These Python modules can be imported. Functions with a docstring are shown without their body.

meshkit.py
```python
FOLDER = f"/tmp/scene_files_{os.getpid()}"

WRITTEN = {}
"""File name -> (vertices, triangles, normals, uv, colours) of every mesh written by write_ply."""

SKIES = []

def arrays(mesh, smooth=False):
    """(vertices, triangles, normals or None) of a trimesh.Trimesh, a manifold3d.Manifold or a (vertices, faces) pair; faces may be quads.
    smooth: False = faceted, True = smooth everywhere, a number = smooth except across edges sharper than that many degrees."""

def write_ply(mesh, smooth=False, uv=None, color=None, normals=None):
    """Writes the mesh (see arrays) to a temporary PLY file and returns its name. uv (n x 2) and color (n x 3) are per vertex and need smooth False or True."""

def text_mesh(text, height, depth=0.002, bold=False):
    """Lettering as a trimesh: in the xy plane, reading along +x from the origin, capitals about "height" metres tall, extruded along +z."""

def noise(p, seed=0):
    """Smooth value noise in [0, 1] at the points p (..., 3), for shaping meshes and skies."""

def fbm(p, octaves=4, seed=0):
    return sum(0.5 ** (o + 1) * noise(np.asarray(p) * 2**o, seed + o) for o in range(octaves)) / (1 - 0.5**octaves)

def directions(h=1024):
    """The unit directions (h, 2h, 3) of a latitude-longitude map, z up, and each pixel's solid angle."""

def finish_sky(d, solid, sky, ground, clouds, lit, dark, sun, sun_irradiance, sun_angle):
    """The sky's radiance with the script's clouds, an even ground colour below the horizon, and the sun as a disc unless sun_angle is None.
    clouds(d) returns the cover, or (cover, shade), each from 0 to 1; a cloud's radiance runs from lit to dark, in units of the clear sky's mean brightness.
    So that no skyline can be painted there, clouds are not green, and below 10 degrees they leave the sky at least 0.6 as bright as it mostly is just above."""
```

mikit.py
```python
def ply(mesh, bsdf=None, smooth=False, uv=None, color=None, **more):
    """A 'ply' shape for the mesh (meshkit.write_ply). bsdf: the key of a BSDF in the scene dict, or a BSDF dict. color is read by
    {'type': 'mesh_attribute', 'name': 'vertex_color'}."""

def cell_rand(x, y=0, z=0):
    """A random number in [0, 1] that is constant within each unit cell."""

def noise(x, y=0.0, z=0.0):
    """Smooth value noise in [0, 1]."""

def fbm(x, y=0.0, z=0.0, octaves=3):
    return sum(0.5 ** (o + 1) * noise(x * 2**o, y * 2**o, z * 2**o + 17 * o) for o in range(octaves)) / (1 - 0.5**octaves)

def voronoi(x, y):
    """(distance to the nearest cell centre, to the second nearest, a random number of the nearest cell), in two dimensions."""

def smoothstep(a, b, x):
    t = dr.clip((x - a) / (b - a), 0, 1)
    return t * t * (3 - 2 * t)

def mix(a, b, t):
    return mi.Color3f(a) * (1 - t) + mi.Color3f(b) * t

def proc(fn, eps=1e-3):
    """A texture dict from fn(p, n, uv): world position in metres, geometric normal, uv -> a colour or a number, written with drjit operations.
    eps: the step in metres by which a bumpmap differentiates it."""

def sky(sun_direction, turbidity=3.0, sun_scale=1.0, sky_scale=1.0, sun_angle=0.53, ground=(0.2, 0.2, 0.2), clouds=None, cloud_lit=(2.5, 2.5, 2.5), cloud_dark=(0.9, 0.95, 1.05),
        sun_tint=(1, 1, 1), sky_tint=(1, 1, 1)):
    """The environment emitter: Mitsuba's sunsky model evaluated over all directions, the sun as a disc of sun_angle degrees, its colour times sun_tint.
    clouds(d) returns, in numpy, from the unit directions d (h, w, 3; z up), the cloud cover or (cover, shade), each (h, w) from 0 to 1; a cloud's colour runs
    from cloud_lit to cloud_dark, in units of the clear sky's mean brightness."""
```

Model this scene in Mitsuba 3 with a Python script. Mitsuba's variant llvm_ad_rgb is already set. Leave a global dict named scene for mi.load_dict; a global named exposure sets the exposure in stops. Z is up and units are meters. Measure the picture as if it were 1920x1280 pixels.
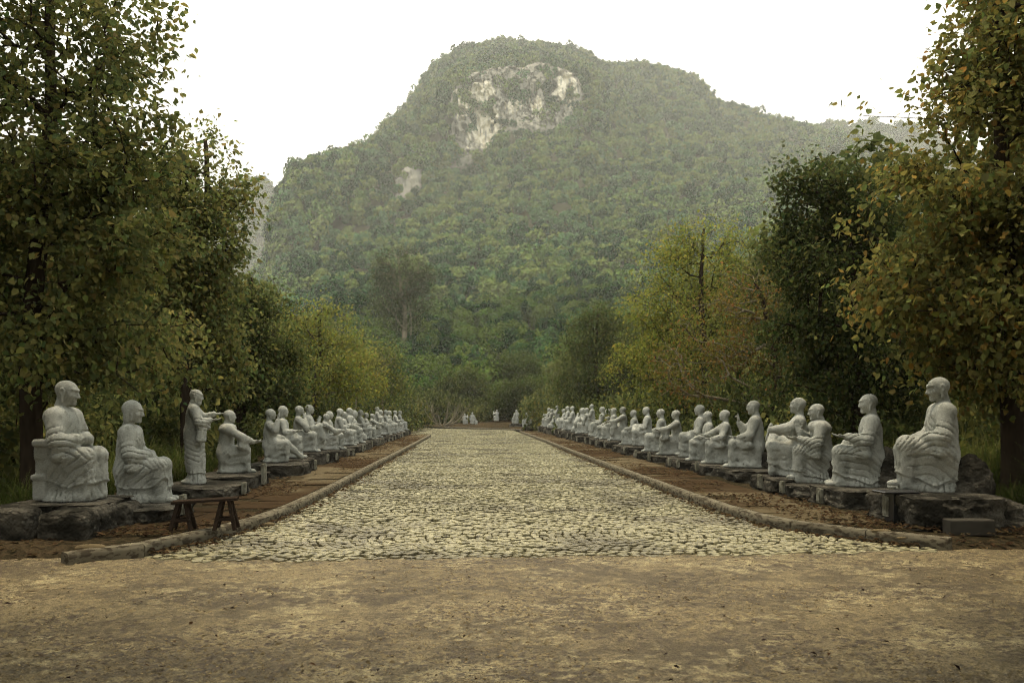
import math, zlib
import numpy as np, trimesh, mitsuba as mi, mikit, meshkit
from scipy.interpolate import PchipInterpolator
from scipy.spatial import cKDTree

T = mi.ScalarTransform4f
PI = math.pi
scene, labels = {'type': 'scene'}, {}

# ------------------------------------------------------------------ camera
F = 1507.0                      # focal length in units of a 1920 wide picture
EYE = np.array([0.0, 0.0, 1.6])
YAW = math.atan(82 / F)         # the road runs along +y, the camera looks a little to its right
FWD = np.array([math.sin(YAW), math.cos(YAW), 0.0])
RGT = np.array([math.cos(YAW), -math.sin(YAW), 0.0])
UP = np.array([0.0, 0.0, 1.0])
HORIZON = 776.0
scene['camera'] = {
    'type': 'perspective', 'fov': math.degrees(2 * math.atan(960 / F)), 'fov_axis': 'x',
    'principal_point_offset_y': -(HORIZON - 640) / 1280.0, 'near_clip': 0.05, 'far_clip': 6000.0,
    'to_world': T().look_at(origin=EYE.tolist(), target=(EYE + FWD).tolist(), up=[0, 0, 1]),
    'medium': {'type': 'ref', 'id': 'haze_air'}}

# ------------------------------------------------------------------ light
exposure = 2.85
scene['sky'] = mikit.sky((-0.10, 0.12, 0.98), turbidity=3.0, sun_scale=0.30, sun_angle=14.0, sun_tint=(1.0, 0.95, 0.80),
                         ground=(0.12, 0.11, 0.08), clouds=lambda d: 1.0, cloud_lit=(2.7, 2.65, 2.38))
# ------------------------------------------------------------------ haze: one box of air
scene['haze_air'] = {'type': 'homogeneous', 'albedo': {'type': 'rgb', 'value': [0.945, 0.955, 0.945]}, 'sigma_t': 0.00028}
scene['clear'] = {'type': 'null'}
scene['haze'] = {'type': 'cube', 'to_world': T().translate([0, 1180, 360]).scale([1560, 1320, 363]),
                 'bsdf': {'type': 'ref', 'id': 'clear'}, 'interior': {'type': 'ref', 'id': 'haze_air'}}
labels['haze'] = {'kind': 'stuff', 'label': 'pale morning haze in the air before the mountain', 'category': 'haze'}

# ------------------------------------------------------------------ helpers
def at(px, py, depth):
    """The point that lies `depth` metres ahead on the sight line of a photograph pixel."""
    px, py, depth = np.broadcast_arrays(*[np.asarray(v, float) for v in (px, py, depth)])
    return EYE + depth[..., None] * (FWD + RGT * ((px - 960) / F)[..., None] + UP * ((HORIZON - py) / F)[..., None])

def ground(px, py, z=0.0):
    py = np.asarray(py, float)
    return at(px, py, F * (EYE[2] - z) / (py - HORIZON))

def unit(v):
    v = np.asarray(v, float)
    return v / np.maximum(np.linalg.norm(v, axis=-1, keepdims=True), 1e-12)

def seeded(s):
    return np.random.default_rng(zlib.crc32(s.encode()))

COUNT = {}
def numbered(name):
    n = COUNT.get(name, 0)
    COUNT[name] = n + 1
    return name if n == 0 else f'{name}_{n:03d}'

def thing(name, label, cat, group=None, kind=None):
    key = numbered(name)
    labels[key] = {'label': label, 'category': cat}
    if group: labels[key]['group'] = group
    if kind: labels[key]['kind'] = kind
    return key

def part(parent, name, shape, label=None, kind=None):
    key = numbered(parent + '__' + name)
    scene[key] = shape
    if label or kind:
        labels[key] = {}
        if label: labels[key]['label'] = label
        if kind: labels[key]['kind'] = kind
    return key

def join(meshes):
    vs, fs, n = [], [], 0
    for v, f in meshes:
        v, f = np.asarray(v, float), np.asarray(f, int)
        if f.shape[1] == 4: f = np.vstack([f[:, [0, 1, 2]], f[:, [0, 2, 3]]])
        vs.append(v); fs.append(f + n); n += len(v)
    return np.vstack(vs), np.vstack(fs)

def grid_faces(nu, nv):
    i, j = np.meshgrid(np.arange(nu - 1), np.arange(nv - 1), indexing='ij')
    a = i * nv + j
    return np.stack([a, a + nv, a + nv + 1, a + 1], -1).reshape(-1, 4)

def tube(points, radii, sides=6, cap=True):
    p = np.asarray(points, float); r = np.broadcast_to(radii, (len(p),))
    t = unit(np.gradient(p, axis=0))
    a = unit(np.cross(t, np.where(np.abs(t[:, 2:]) < 0.9, [0, 0, 1.0], [1.0, 0, 0])))
    b = np.cross(t, a); ang = np.arange(sides) * 2 * PI / sides
    v = p[:, None] + r[:, None, None] * (np.cos(ang)[None, :, None] * a[:, None] + np.sin(ang)[None, :, None] * b[:, None])
    i, j = np.meshgrid(np.arange(len(p) - 1), np.arange(sides), indexing='ij')
    q = np.stack([i * sides + j, i * sides + (j + 1) % sides, (i + 1) * sides + (j + 1) % sides, (i + 1) * sides + j], -1).reshape(-1, 4)
    f = np.vstack([q[:, [0, 1, 2]], q[:, [0, 2, 3]]])
    v = v.reshape(-1, 3)
    if cap:
        n = len(v); k = np.arange(sides)
        v = np.vstack([v, p[:1], p[-1:]])
        f = np.vstack([f, np.stack([np.full(sides, n), (k + 1) % sides, k], 1), np.stack([np.full(sides, n + 1), n - sides + k, n - sides + (k + 1) % sides], 1)])
    return v, f

def frames(d, up, roll=None):
    """Rows (side, along, normal) of orthonormal frames with `along` = d and the normal near `up`."""
    y = unit(d); x = unit(np.cross(y, up)); z = np.cross(x, y)
    if roll is not None:
        c, s = np.cos(roll)[:, None], np.sin(roll)[:, None]
        x, z = x * c + z * s, z * c - x * s
    return x, y, z

def scatter(template, faces, pos, x, y, z, size):
    """Copies of a small template (k,3) at pos with the frames' axes."""
    t = np.asarray(template, float)[None] * np.asarray(size, float).reshape(-1, 1, 1 if np.ndim(size) < 2 else 3)
    v = pos[:, None] + t[..., :1] * x[:, None] + t[..., 1:2] * y[:, None] + t[..., 2:] * z[:, None]
    f = np.asarray(faces)[None] + (np.arange(len(pos)) * len(template))[:, None, None]
    return v.reshape(-1, 3), f.reshape(-1, faces.shape[1])

def ref(k): return {'type': 'ref', 'id': k}

VCOL = {'type': 'mesh_attribute', 'name': 'vertex_color'}
def rgb(*c): return {'type': 'rgb', 'value': list(c)}
nz, fb, ss = mikit.noise, mikit.fbm, mikit.smoothstep
# ================================================================== the mountain
COLS = {  # photograph column -> (depth, row) of the wooded surface from the foot over the cliff to the ridge and down behind it
    -900: [(112, 770), (160, 745), (220, 725), (280, 710), (330, 700), (345, 695), (400, 690), (460, 690), (560, 740)],
    200: [(112, 762), (160, 720), (220, 680), (280, 650), (330, 630), (345, 620), (400, 610), (460, 605), (560, 690)],
    470: [(110, 756), (150, 700), (200, 640), (250, 595), (290, 565), (300, 555), (330, 542), (360, 535), (460, 610)],
    538: [(110, 754), (150, 690), (200, 620), (250, 560), (285, 515), (295, 480), (310, 460), (330, 450), (430, 540)],
    556: [(110, 753), (150, 685), (200, 605), (250, 540), (290, 480), (300, 405), (312, 365), (330, 342), (430, 430)],
    580: [(110, 752), (150, 675), (200, 585), (250, 520), (290, 462), (302, 375), (316, 330), (336, 300), (430, 380)],
    640: [(110, 750), (150, 665), (200, 570), (255, 500), (300, 440), (312, 360), (330, 310), (350, 284), (440, 350)],
    702: [(110, 750), (150, 660), (205, 555), (262, 480), (312, 405), (325, 345), (346, 297), (372, 268), (460, 330)],
    722: [(110, 750), (150, 655), (208, 550), (268, 472), (318, 395), (332, 330), (356, 275), (388, 246), (470, 310)],
    762: [(110, 750), (150, 652), (212, 542), (278, 455), (330, 370), (342, 305), (370, 250), (412, 213), (490, 270)],
    800: [(110, 750), (150, 650), (215, 536), (285, 440), (345, 335), (355, 255), (385, 205), (440, 168), (510, 220)],
    832: [(110, 750), (150, 650), (218, 532), (292, 428), (356, 300), (364, 205), (396, 155), (450, 116), (520, 170)],
    862: [(110, 750), (150, 650), (220, 530), (296, 418), (362, 280), (369, 150), (402, 122), (456, 100), (530, 150)],
    900: [(110, 750), (150, 650), (220, 528), (300, 408), (364, 280), (370, 132), (404, 108), (460, 86), (530, 140)],
    934: [(110, 750), (150, 648), (220, 526), (300, 405), (365, 270), (371, 128), (405, 104), (462, 80), (530, 140)],
    954: [(110, 750), (150, 648), (220, 524), (300, 402), (366, 228), (372, 128), (406, 102), (464, 79), (530, 140)],
    1040: [(110, 750), (150, 646), (220, 522), (300, 396), (368, 222), (374, 130), (408, 108), (464, 87), (530, 150)],
    1078: [(110, 750), (150, 645), (220, 520), (300, 394), (369, 215), (375, 140), (409, 116), (464, 98), (530, 160)],
    1130: [(110, 750), (150, 644), (220, 518), (300, 392), (360, 275), (384, 222), (415, 160), (464, 120), (530, 180)],
    1190: [(110, 750), (150, 643), (220, 516), (300, 388), (360, 280), (390, 230), (420, 168), (464, 122), (530, 180)],
    1262: [(110, 750), (150, 642), (220, 514), (300, 388), (360, 292), (390, 245), (420, 180), (462, 132), (530, 190)],
    1308: [(110, 750), (150, 642), (220, 514), (300, 390), (360, 300), (392, 258), (424, 200), (460, 158), (530, 220)],
    1330: [(110, 750), (150, 642), (220, 514), (300, 392), (360, 306), (392, 266), (424, 218), (458, 184), (530, 240)],
    1400: [(110, 750), (150, 642), (220, 516), (300, 396), (360, 318), (390, 282), (420, 238), (450, 208), (530, 260)],
    1500: [(110, 750), (150, 644), (220, 522), (300, 408), (350, 345), (380, 306), (412, 264), (440, 234), (530, 280)],
    1640: [(110, 752), (150, 650), (220, 540), (290, 450), (335, 390), (365, 348), (395, 306), (420, 280), (520, 330)],
    1850: [(112, 756), (160, 670), (220, 590), (280, 520), (325, 470), (355, 430), (385, 400), (410, 380), (510, 440)],
    2300: [(112, 762), (160, 710), (220, 660), (280, 620), (330, 590), (350, 570), (390, 550), (430, 545), (520, 620)],
    3000: [(112, 768), (160, 745), (220, 720), (280, 705), (330, 690), (345, 685), (400, 680), (460, 680), (560, 730)]}
TREE_H = 5.0
for k in COLS: COLS[k] = [(110 + (d - 110) * (1.3 + .0050 * (d - 110)), r) for d, r in COLS[k]]     # the ridge lies 1100 m away
def sweep(cols, px, nt, drop, rough=3.2, wob=18.0):
    keys = np.array(sorted(cols)); tab = np.array([cols[k] for k in keys], float)
    s = np.linspace(0, tab.shape[1] - 1, nt)
    prof = PchipInterpolator(np.arange(tab.shape[1]), tab, axis=1)(s)          # columns x nt x 2
    prof = PchipInterpolator(keys, prof, axis=0)(px)
    p = at(px[:, None], prof[..., 1], prof[..., 0])
    n = meshkit.fbm(p / 38.0, 4, seed=3) - 0.5
    p = p + np.stack([n * 0, (meshkit.fbm(p / 40.0, 3, seed=9) - 0.5) * wob, n * rough * np.minimum(1, s / 2)[None] * 4], -1)
    win = np.sin(PI * np.clip(s / (s[-1] - 1), 0, 1))[None]
    gully = np.abs(meshkit.fbm(p * [1 / 75.0, 1 / 150.0, 0], 3, seed=15) - .5) * 2
    p[..., 2] += (gully - .22) * win * .055 * (p[..., 2] + 20)
    p[..., 2] = np.maximum(p[..., 2] - drop, -0.3)
    return p, s
PXS = np.linspace(-300, 2400, 300)
hill, hs = sweep(COLS, PXS, 130, TREE_H)
CLIFF = lambda px, s: (s > 3.95) & (s < 5.05) & (px > 846) & (px < 1088)
front = np.concatenate([hill[:, :1] * [1, 1, 0] + [0, -6, -0.35], hill], 1)
scene['soil'] = {'type': 'diffuse', 'reflectance': rgb(0.042, 0.044, 0.025)}
scene['mountain'] = mikit.ply((front.reshape(-1, 3), grid_faces(*front.shape[:2])), 'soil', smooth=True)
labels['mountain'] = {'kind': 'structure', 'label': 'steep wooded karst mountain with a flat rounded top behind the road'}
BACK = {-900: [(700, 700), (730, 690), (760, 700)], 150: [(700, 560), (740, 520), (800, 600)], 330: [(690, 470), (740, 410), (800, 520)],
        400: [(690, 440), (740, 356), (800, 470)], 432: [(690, 420), (740, 338), (800, 450)], 470: [(690, 420), (740, 331), (800, 450)],
        520: [(690, 440), (740, 347), (800, 460)], 560: [(690, 460), (740, 368), (800, 480)], 640: [(690, 520), (740, 430), (800, 560)],
        900: [(690, 560), (740, 500), (800, 600)], 1400: [(690, 420), (740, 330), (800, 460)], 1520: [(690, 350), (740, 252), (800, 400)],
        1590: [(690, 330), (740, 227), (800, 380)], 1650: [(690, 330), (740, 230), (800, 380)], 1800: [(690, 360), (740, 262), (800, 420)],
        2200: [(690, 520), (740, 470), (800, 560)], 3000: [(690, 720), (740, 700), (800, 740)]}
for k in BACK: BACK[k] = [(d * 2.05, r) for d, r in [(560, 775), (620, (775 + BACK[k][0][1]) / 2)] + BACK[k] + [(860, 775)]]
PXB = np.linspace(0, 1900, 160)
back, bs = sweep(BACK, PXB, 40, 5.0, 2.0, 20)
scene['hill'] = mikit.ply((back.reshape(-1, 3), grid_faces(*back.shape[:2])), 'soil', smooth=True)
labels['hill'] = {'kind': 'structure', 'label': 'paler wooded hill seen far behind the mountain'}

# ------------------------------------------------------------------ the bare limestone cliff
cpx, crow = np.linspace(838, 1096, 240), np.linspace(0, 1, 150)
ki = np.interp(cpx, PXS, np.arange(len(PXS)))
def hill_at(px, s):
    i = np.clip(np.interp(px, PXS, np.arange(len(PXS))), 0, len(PXS) - 1.001); j = np.clip(s / 8 * (len(hs) - 1), 0, len(hs) - 1.001)
    a, b = i.astype(int), j.astype(int); u, w = (i - a)[..., None], (j - b)[..., None]
    return (hill[a, b] * (1 - u) + hill[a + 1, b] * u) * (1 - w) + (hill[a, b + 1] * (1 - u) + hill[a + 1, b + 1] * u) * w
cp = hill_at(np.broadcast_to(cpx[:, None], (240, 150)), 3.8 + 1.45 * np.broadcast_to(crow[None], (240, 150)))
def blocks(a, b, seed):
    """Broken rock: blocks of uneven depth bounded by upright cracks and level ledges."""
    q = np.stack([a, b, a * 0], -1)
    w = (meshkit.fbm(q / 7.0, 3, seed) - 0.5)
    ca = np.floor(a / 12 + w * 1.6); cb = np.floor(b / 19.0 + w * 2.2 + 0.37 * ca)
    h = np.sin(ca * 127.1 + cb * 311.7 + seed) * 43758.5453
    return h - np.floor(h)
ca, cb = cp[..., 0], cp[..., 2]
q3 = np.stack([ca, cb, ca * 0], -1)
out = 2.3 * (3.6 * blocks(ca, cb, 1) + 1.5 * blocks(ca * 2.3, cb * 1.9, 5) + 1.2 * (meshkit.fbm(q3 / 2.2, 3, 8) - 0.5) + 2.6 * meshkit.fbm(q3 * [1 / 9, 1 / 40, 1], 2, 12))
rag = 1.5 * (meshkit.fbm(q3 / 16.0, 4, 60) - .5)
edge = rag + np.minimum(np.minimum((cpx - 838) / 22, (1096 - cpx) / 22)[:, None], np.minimum(crow / .10, (1 - crow) / .14)[None])
out = out * np.clip(edge, 0, 1) - 7 * np.clip(.45 - edge, 0, 1) - 0.3
cp = cp - FWD * out[..., None]
SCARS = [(at(905, 232, 770), 16, 31), (at(880, 200, 770), 22, 17), (at(900, 175, 775), 18, 9), (at(1066, 172, 785), 12, 22), (at(962, 205, 780), 9, 9), (at(1005, 205, 780), 6.5, 10)]
def scar(p):
    w = fb(p.x * .12, p.z * .12, 3, 4) * 1.1 + .45
    return 1 - ss(.7, 1.1, sum_min([dr_sqrt(((p.x - c[0]) / a) ** 2 + ((p.z - c[2]) / b) ** 2) for c, a, b in SCARS]) * w)
import drjit as dr
dr_sqrt = dr.sqrt
def sum_min(l):
    m = l[0]
    for x in l[1:]: m = dr.minimum(m, x)
    return m
scene['limestone'] = {'type': 'twosided', 'b': {'type': 'diffuse', 'reflectance': mikit.proc(lambda p, n, uv: mikit.mix(
    mikit.mix((0.27, 0.265, 0.225), (0.70, 0.67, 0.56), scar(p)),
    (0.16, 0.165, 0.14), ss(0.52, 0.72, fb(p.x * 0.6, p.z * 0.05 + 7, p.y * 0.2, 4)) * 0.9))}}
scene['cliff'] = mikit.ply((cp.reshape(-1, 3), grid_faces(240, 150)), 'limestone')
labels['cliff'] = {'kind': 'structure', 'label': 'bare pale limestone cliff face near the top of the mountain'}

def small_cliff(p0, p1, s0, s1, n, m, key, lab, seed):
    a, b = np.linspace(p0, p1, n), np.linspace(0, 1, m)
    c = hill_at(np.broadcast_to(a[:, None], (n, m)), s0 + (s1 - s0) * np.broadcast_to(b[None], (n, m)))
    u, w = c[..., 0], c[..., 2]; qq = np.stack([u, w, u * 0], -1)
    o = 4 * blocks(u * 1.5, w * 1.3, seed) + 3 * (meshkit.fbm(qq / 3, 3, seed) - .5)
    e = np.minimum(np.minimum(np.linspace(0, 4, n), np.linspace(4, 0, n))[:, None], np.minimum(b / .2, (1 - b) / .2)[None]) + 1.6 * (meshkit.fbm(qq / 9, 3, seed + 1) - .5)
    c = c - FWD * (2.6 + o * np.clip(e, 0, 1) - 9 * np.clip(.6 - e, 0, 1))[..., None]
    scene[key] = mikit.ply((c.reshape(-1, 3), grid_faces(n, m)), 'limestone'); labels[key] = {'kind': 'structure', 'label': lab}
small_cliff(740, 796, 4.0, 5.0, 60, 50, 'cliff_001', 'small pale rock face low on the left shoulder of the mountain', 71)
# ------------------------------------------------------------------ the forest on it
def crown(seed, lumps, n, leaf, tint):
    """A billowing crown of leaf sprays about one metre in radius, its lumps lit by themselves."""
    r = np.random.default_rng(seed)
    c = np.vstack([[0, 0, .25], np.stack([r.uniform(-.62, .62, lumps), r.uniform(-.62, .62, lumps), r.uniform(-.05, .62, lumps)], 1)])
    rad = np.concatenate([[.55], r.uniform(.24, .44, lumps)])
    w = rad ** 2; k = r.choice(len(c), n, p=w / w.sum())
    d = unit(r.normal(size=(n, 3)) + [0, 0, .8])
    p = c[k] + d * (rad[k] * r.uniform(.72, 1.06, n))[:, None]
    nrm = unit(d * .8 + [0, 0, .5] + r.normal(size=(n, 3)) * .26)
    along = unit(np.cross(nrm, r.normal(size=(n, 3))) + [0, 0, -.25])
    x, y, z = frames(along, nrm)
    tpl = np.array([[0, -.5, 0], [.5, 0, -.14], [0, .62, -.06], [-.5, 0, -.14]])
    v, f = scatter(tpl, np.array([[0, 1, 2], [0, 2, 3]]), p, x, y, z, leaf * r.uniform(.6, 1.35, n))
    col = np.asarray(tint) * r.uniform(.88, 1.12, (n, 1)) * (1 + r.normal(size=(n, 3)) * [.06, .03, .05])
    return v, f, np.repeat(np.clip(col, .005, .4), 4, 0)
scene['forest_leaf'] = {'type': 'twosided', 'b': {'type': 'diffuse', 'reflectance': VCOL}}
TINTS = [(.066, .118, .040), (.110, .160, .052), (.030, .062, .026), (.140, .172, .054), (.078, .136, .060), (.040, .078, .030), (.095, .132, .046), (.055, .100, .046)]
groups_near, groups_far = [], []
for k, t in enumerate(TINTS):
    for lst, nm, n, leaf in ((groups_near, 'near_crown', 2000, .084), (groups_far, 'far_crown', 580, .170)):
        v, f, c = crown(50 + k, 9, n, leaf, np.array(t) * ((.54, .64, .50) if lst is groups_near else (.92, 1.0, 1.0)))  # near crowns tinted darker: shade at the mountain foot put into the leaf colour
        key = f'{nm}_kind_{k}'
        scene[key] = {'type': 'shapegroup', 'leaves': mikit.ply((v, f), 'forest_leaf', color=c)}
        lst.append(key)
rng = seeded('forest')
def plant(surface, px, s, name, spacing, size, skip, limits, start=0):
    """Crowns spread over a terrain, one per patch of about spacing squared."""
    a = np.linalg.norm(np.cross(surface[1:, :-1] - surface[:-1, :-1], surface[:-1, 1:] - surface[:-1, :-1]), axis=-1)
    pc, sc = (px[1:] + px[:-1]) / 2, (s[1:] + s[:-1]) / 2
    dep = (surface[:-1, :-1] - EYE) @ FWD
    sp = np.interp(dep, *spacing)
    lam = a / sp ** 2 * (((pc > limits[0]) & (pc < limits[1]))[:, None])
    nz_ = np.cross(surface[1:, :-1] - surface[:-1, :-1], surface[:-1, 1:] - surface[:-1, :-1]); nz_ = np.abs(nz_[..., 2]) / np.maximum(np.linalg.norm(nz_, axis=-1), 1e-9)
    lam = lam * (1 + 1.6 * np.clip((.75 - nz_) / .5, 0, 1))
    n = rng.poisson(lam); i, j = np.nonzero(n); rep = n[i, j]; i, j = np.repeat(i, rep), np.repeat(j, rep)
    u, w = rng.random(len(i)), rng.random(len(i))
    p = surface[i, j] + (surface[i + 1, j] - surface[i, j]) * u[:, None] + (surface[i, j + 1] - surface[i, j]) * w[:, None]
    pp, sv = px[i] + u * (px[1] - px[0]), s[j] + w * (s[1] - s[0])
    nv = unit(np.cross(surface[i + 1, j] - surface[i, j], surface[i, j + 1] - surface[i, j])); nv = nv * np.where(nv @ FWD > 0, -1, 1)[:, None]
    keep = ~skip(pp, sv, p); p, pp, sv, nv = p[keep], pp[keep], sv[keep], nv[keep]
    for q, out_ in zip(p, nv):
        start += 1
        d = (q - EYE) @ FWD
        r = np.interp(d, *spacing) * rng.choice([.40, .55, .72, .95, 1.2], p=[.22, .32, .27, .14, .05]) * size
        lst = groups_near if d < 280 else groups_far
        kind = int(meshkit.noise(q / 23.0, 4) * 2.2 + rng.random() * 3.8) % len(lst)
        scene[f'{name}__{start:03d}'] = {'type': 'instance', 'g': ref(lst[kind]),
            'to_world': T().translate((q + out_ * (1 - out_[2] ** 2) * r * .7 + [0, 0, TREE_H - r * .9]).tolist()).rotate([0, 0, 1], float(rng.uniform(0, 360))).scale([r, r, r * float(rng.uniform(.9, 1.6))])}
    return start
def hide(px, s, p):
    c = CLIFF(px, s)
    veg = (meshkit.noise(np.stack([px / 16.0, s * 7, px * 0], -1), 21) > 0.55) | ((px > 925) & (px < 948) & (s > 4.5)) | ((px > 1020) & (px < 1036))
    bare = ((px > 746) & (px < 790) & (s > 4.1) & (s < 4.9))
    return (c & ~veg) | bare | (s > 7.5)
count = plant(hill, PXS, hs, 'hill_forest', ([100, 180, 330, 560, 1150], [5.0, 6.2, 7.6, 9.4, 11.5]), 1.0, hide, (100, 2000))
count2 = plant(back, PXB, bs, 'far_forest', ([560, 2100], [13.0, 13.0]), 1.0, lambda px, s, p: (s > 4.2) | (s < 1.2) | ((px > 620) & (px < 1480)), (300, 1760))
labels['hill_forest'] = {'kind': 'stuff', 'label': 'dense green forest covering the mountain slopes', 'category': 'forest'}
labels['far_forest'] = {'kind': 'stuff', 'label': 'hazy forest on the far hill behind the mountain', 'category': 'forest'}
# ================================================================== ground, road, kerbs, pavements
KERB_L = np.array([(-4.22, 8.72), (-3.74, 9.21), (-3.45, 9.93), (-3.13, 10.81), (-2.92, 11.9), (-2.80, 13.6), (-2.74, 17.4), (-2.72, 23.8), (-2.68, 34.6), (-2.66, 57.6)])
KERB_R = np.array([(5.66, 9.20), (5.12, 9.80), (4.71, 10.28), (4.36, 10.95), (4.16, 11.9), (4.08, 13.2), (4.07, 16.4), (4.08, 22.4), (4.14, 30.7), (4.32, 46.2), (4.44, 70.0)])
KERB_B = np.array([ground(740, 797.5)[:2], ground(800, 800.5)[:2], ground(860, 802.5)[:2], ground(915, 805)[:2], (5.2, 79.0)])
def curve(pts, step):
    d = np.concatenate([[0], np.cumsum(np.linalg.norm(np.diff(pts, axis=0), axis=1))])
    s = np.linspace(0, d[-1], max(2, int(round(d[-1] / step)) + 1))
    return PchipInterpolator(d, pts, axis=0)(s)
XL = lambda y: np.interp(y, KERB_L[:, 1], KERB_L[:, 0])
XR = lambda y: np.interp(y, KERB_R[:, 1], KERB_R[:, 0])
FRONT = lambda x: 8.95 + .05 * np.sin(x * .9) + .05 * np.sin(x * 5.3 + 1) + .035 * np.sin(x * 13.7) + .02 * np.sin(x * 31) + .22 * np.clip((abs(x - .4) - 3) / 2, 0, 1)     # where the earth meets the cobbles
TOP = 0.13                                                                      # height of the kerbs and of the verges behind them

scene['earth'] = {'type': 'twosided', 'b': {'type': 'bumpmap', 'arbitrary': mikit.proc(lambda p, n, uv: fb(p.x * 42, p.y * 42, 0, 3) + .7 * fb(p.x * 9, p.y * 13, 4, 3), .004), 'scale': 0.024,
    'b': {'type': 'principled', 'roughness': .62, 'specular': .45, 'base_color': mikit.proc(lambda p, n, uv: mikit.mix(mikit.mix(
        mikit.mix((.190, .150, .074), (.084, .064, .030), ss(.36, .66, .55 * fb(p.x * 1.1 + 3, p.y * 1.5, 1.5, 5) + .45 * fb(p.x * 9, p.y * 10, 2, 4))),
        (.32, .272, .150), ss(.52, .70, .55 * fb(p.x * 1.5, p.y * 2.2 + 5, 8, 5) + .45 * fb(p.x * 13, p.y * 15, 7, 4)) * .8),
        (.055, .038, .022), ss(.52, .68, fb(p.x * 30, p.y * 34, 3, 4)) * .85 * ss(.34, .6, fb(p.x * .9, p.y * 1.7, 9, 3))) * (.48 + 1.0 * nz(p.x * 120, p.y * 120, 3)) * (.75 + .5 * nz(p.x * 34, p.y * 34, 1)))}}}
scene['loam'] = {'type': 'twosided', 'b': {'type': 'bumpmap', 'arbitrary': mikit.proc(lambda p, n, uv: fb(p.x * 18, p.y * 18, 0, 4), .004), 'scale': .05,
    'b': {'type': 'diffuse', 'reflectance': mikit.proc(lambda p, n, uv: mikit.mix((.068, .051, .031), (.030, .026, .016), ss(.35, .65, .5 * fb(p.x * .8, p.y * .8, 2, 4) + .5 * fb(p.x * 14, p.y * 14, 2, 4))) * (.6 + .8 * nz(p.x * 70, p.y * 70)))}}}
scene['ground'] = mikit.ply((np.array([[-1000, -100, -.30], [1000, -100, -.30], [1000, 1600, -.30], [-1000, 1600, -.30]]), np.array([[0, 1, 2, 3]])), 'loam')
labels['ground'] = {'kind': 'structure', 'label': 'dark loamy ground under the trees'}
gx, gy = np.concatenate([np.linspace(-60, -9, 40), np.linspace(-8.8, 10.5, 190), np.linspace(10.8, 60, 40)]), np.concatenate([np.linspace(-60, 1.5, 40), np.linspace(1.6, 9.6, 150)])
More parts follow.
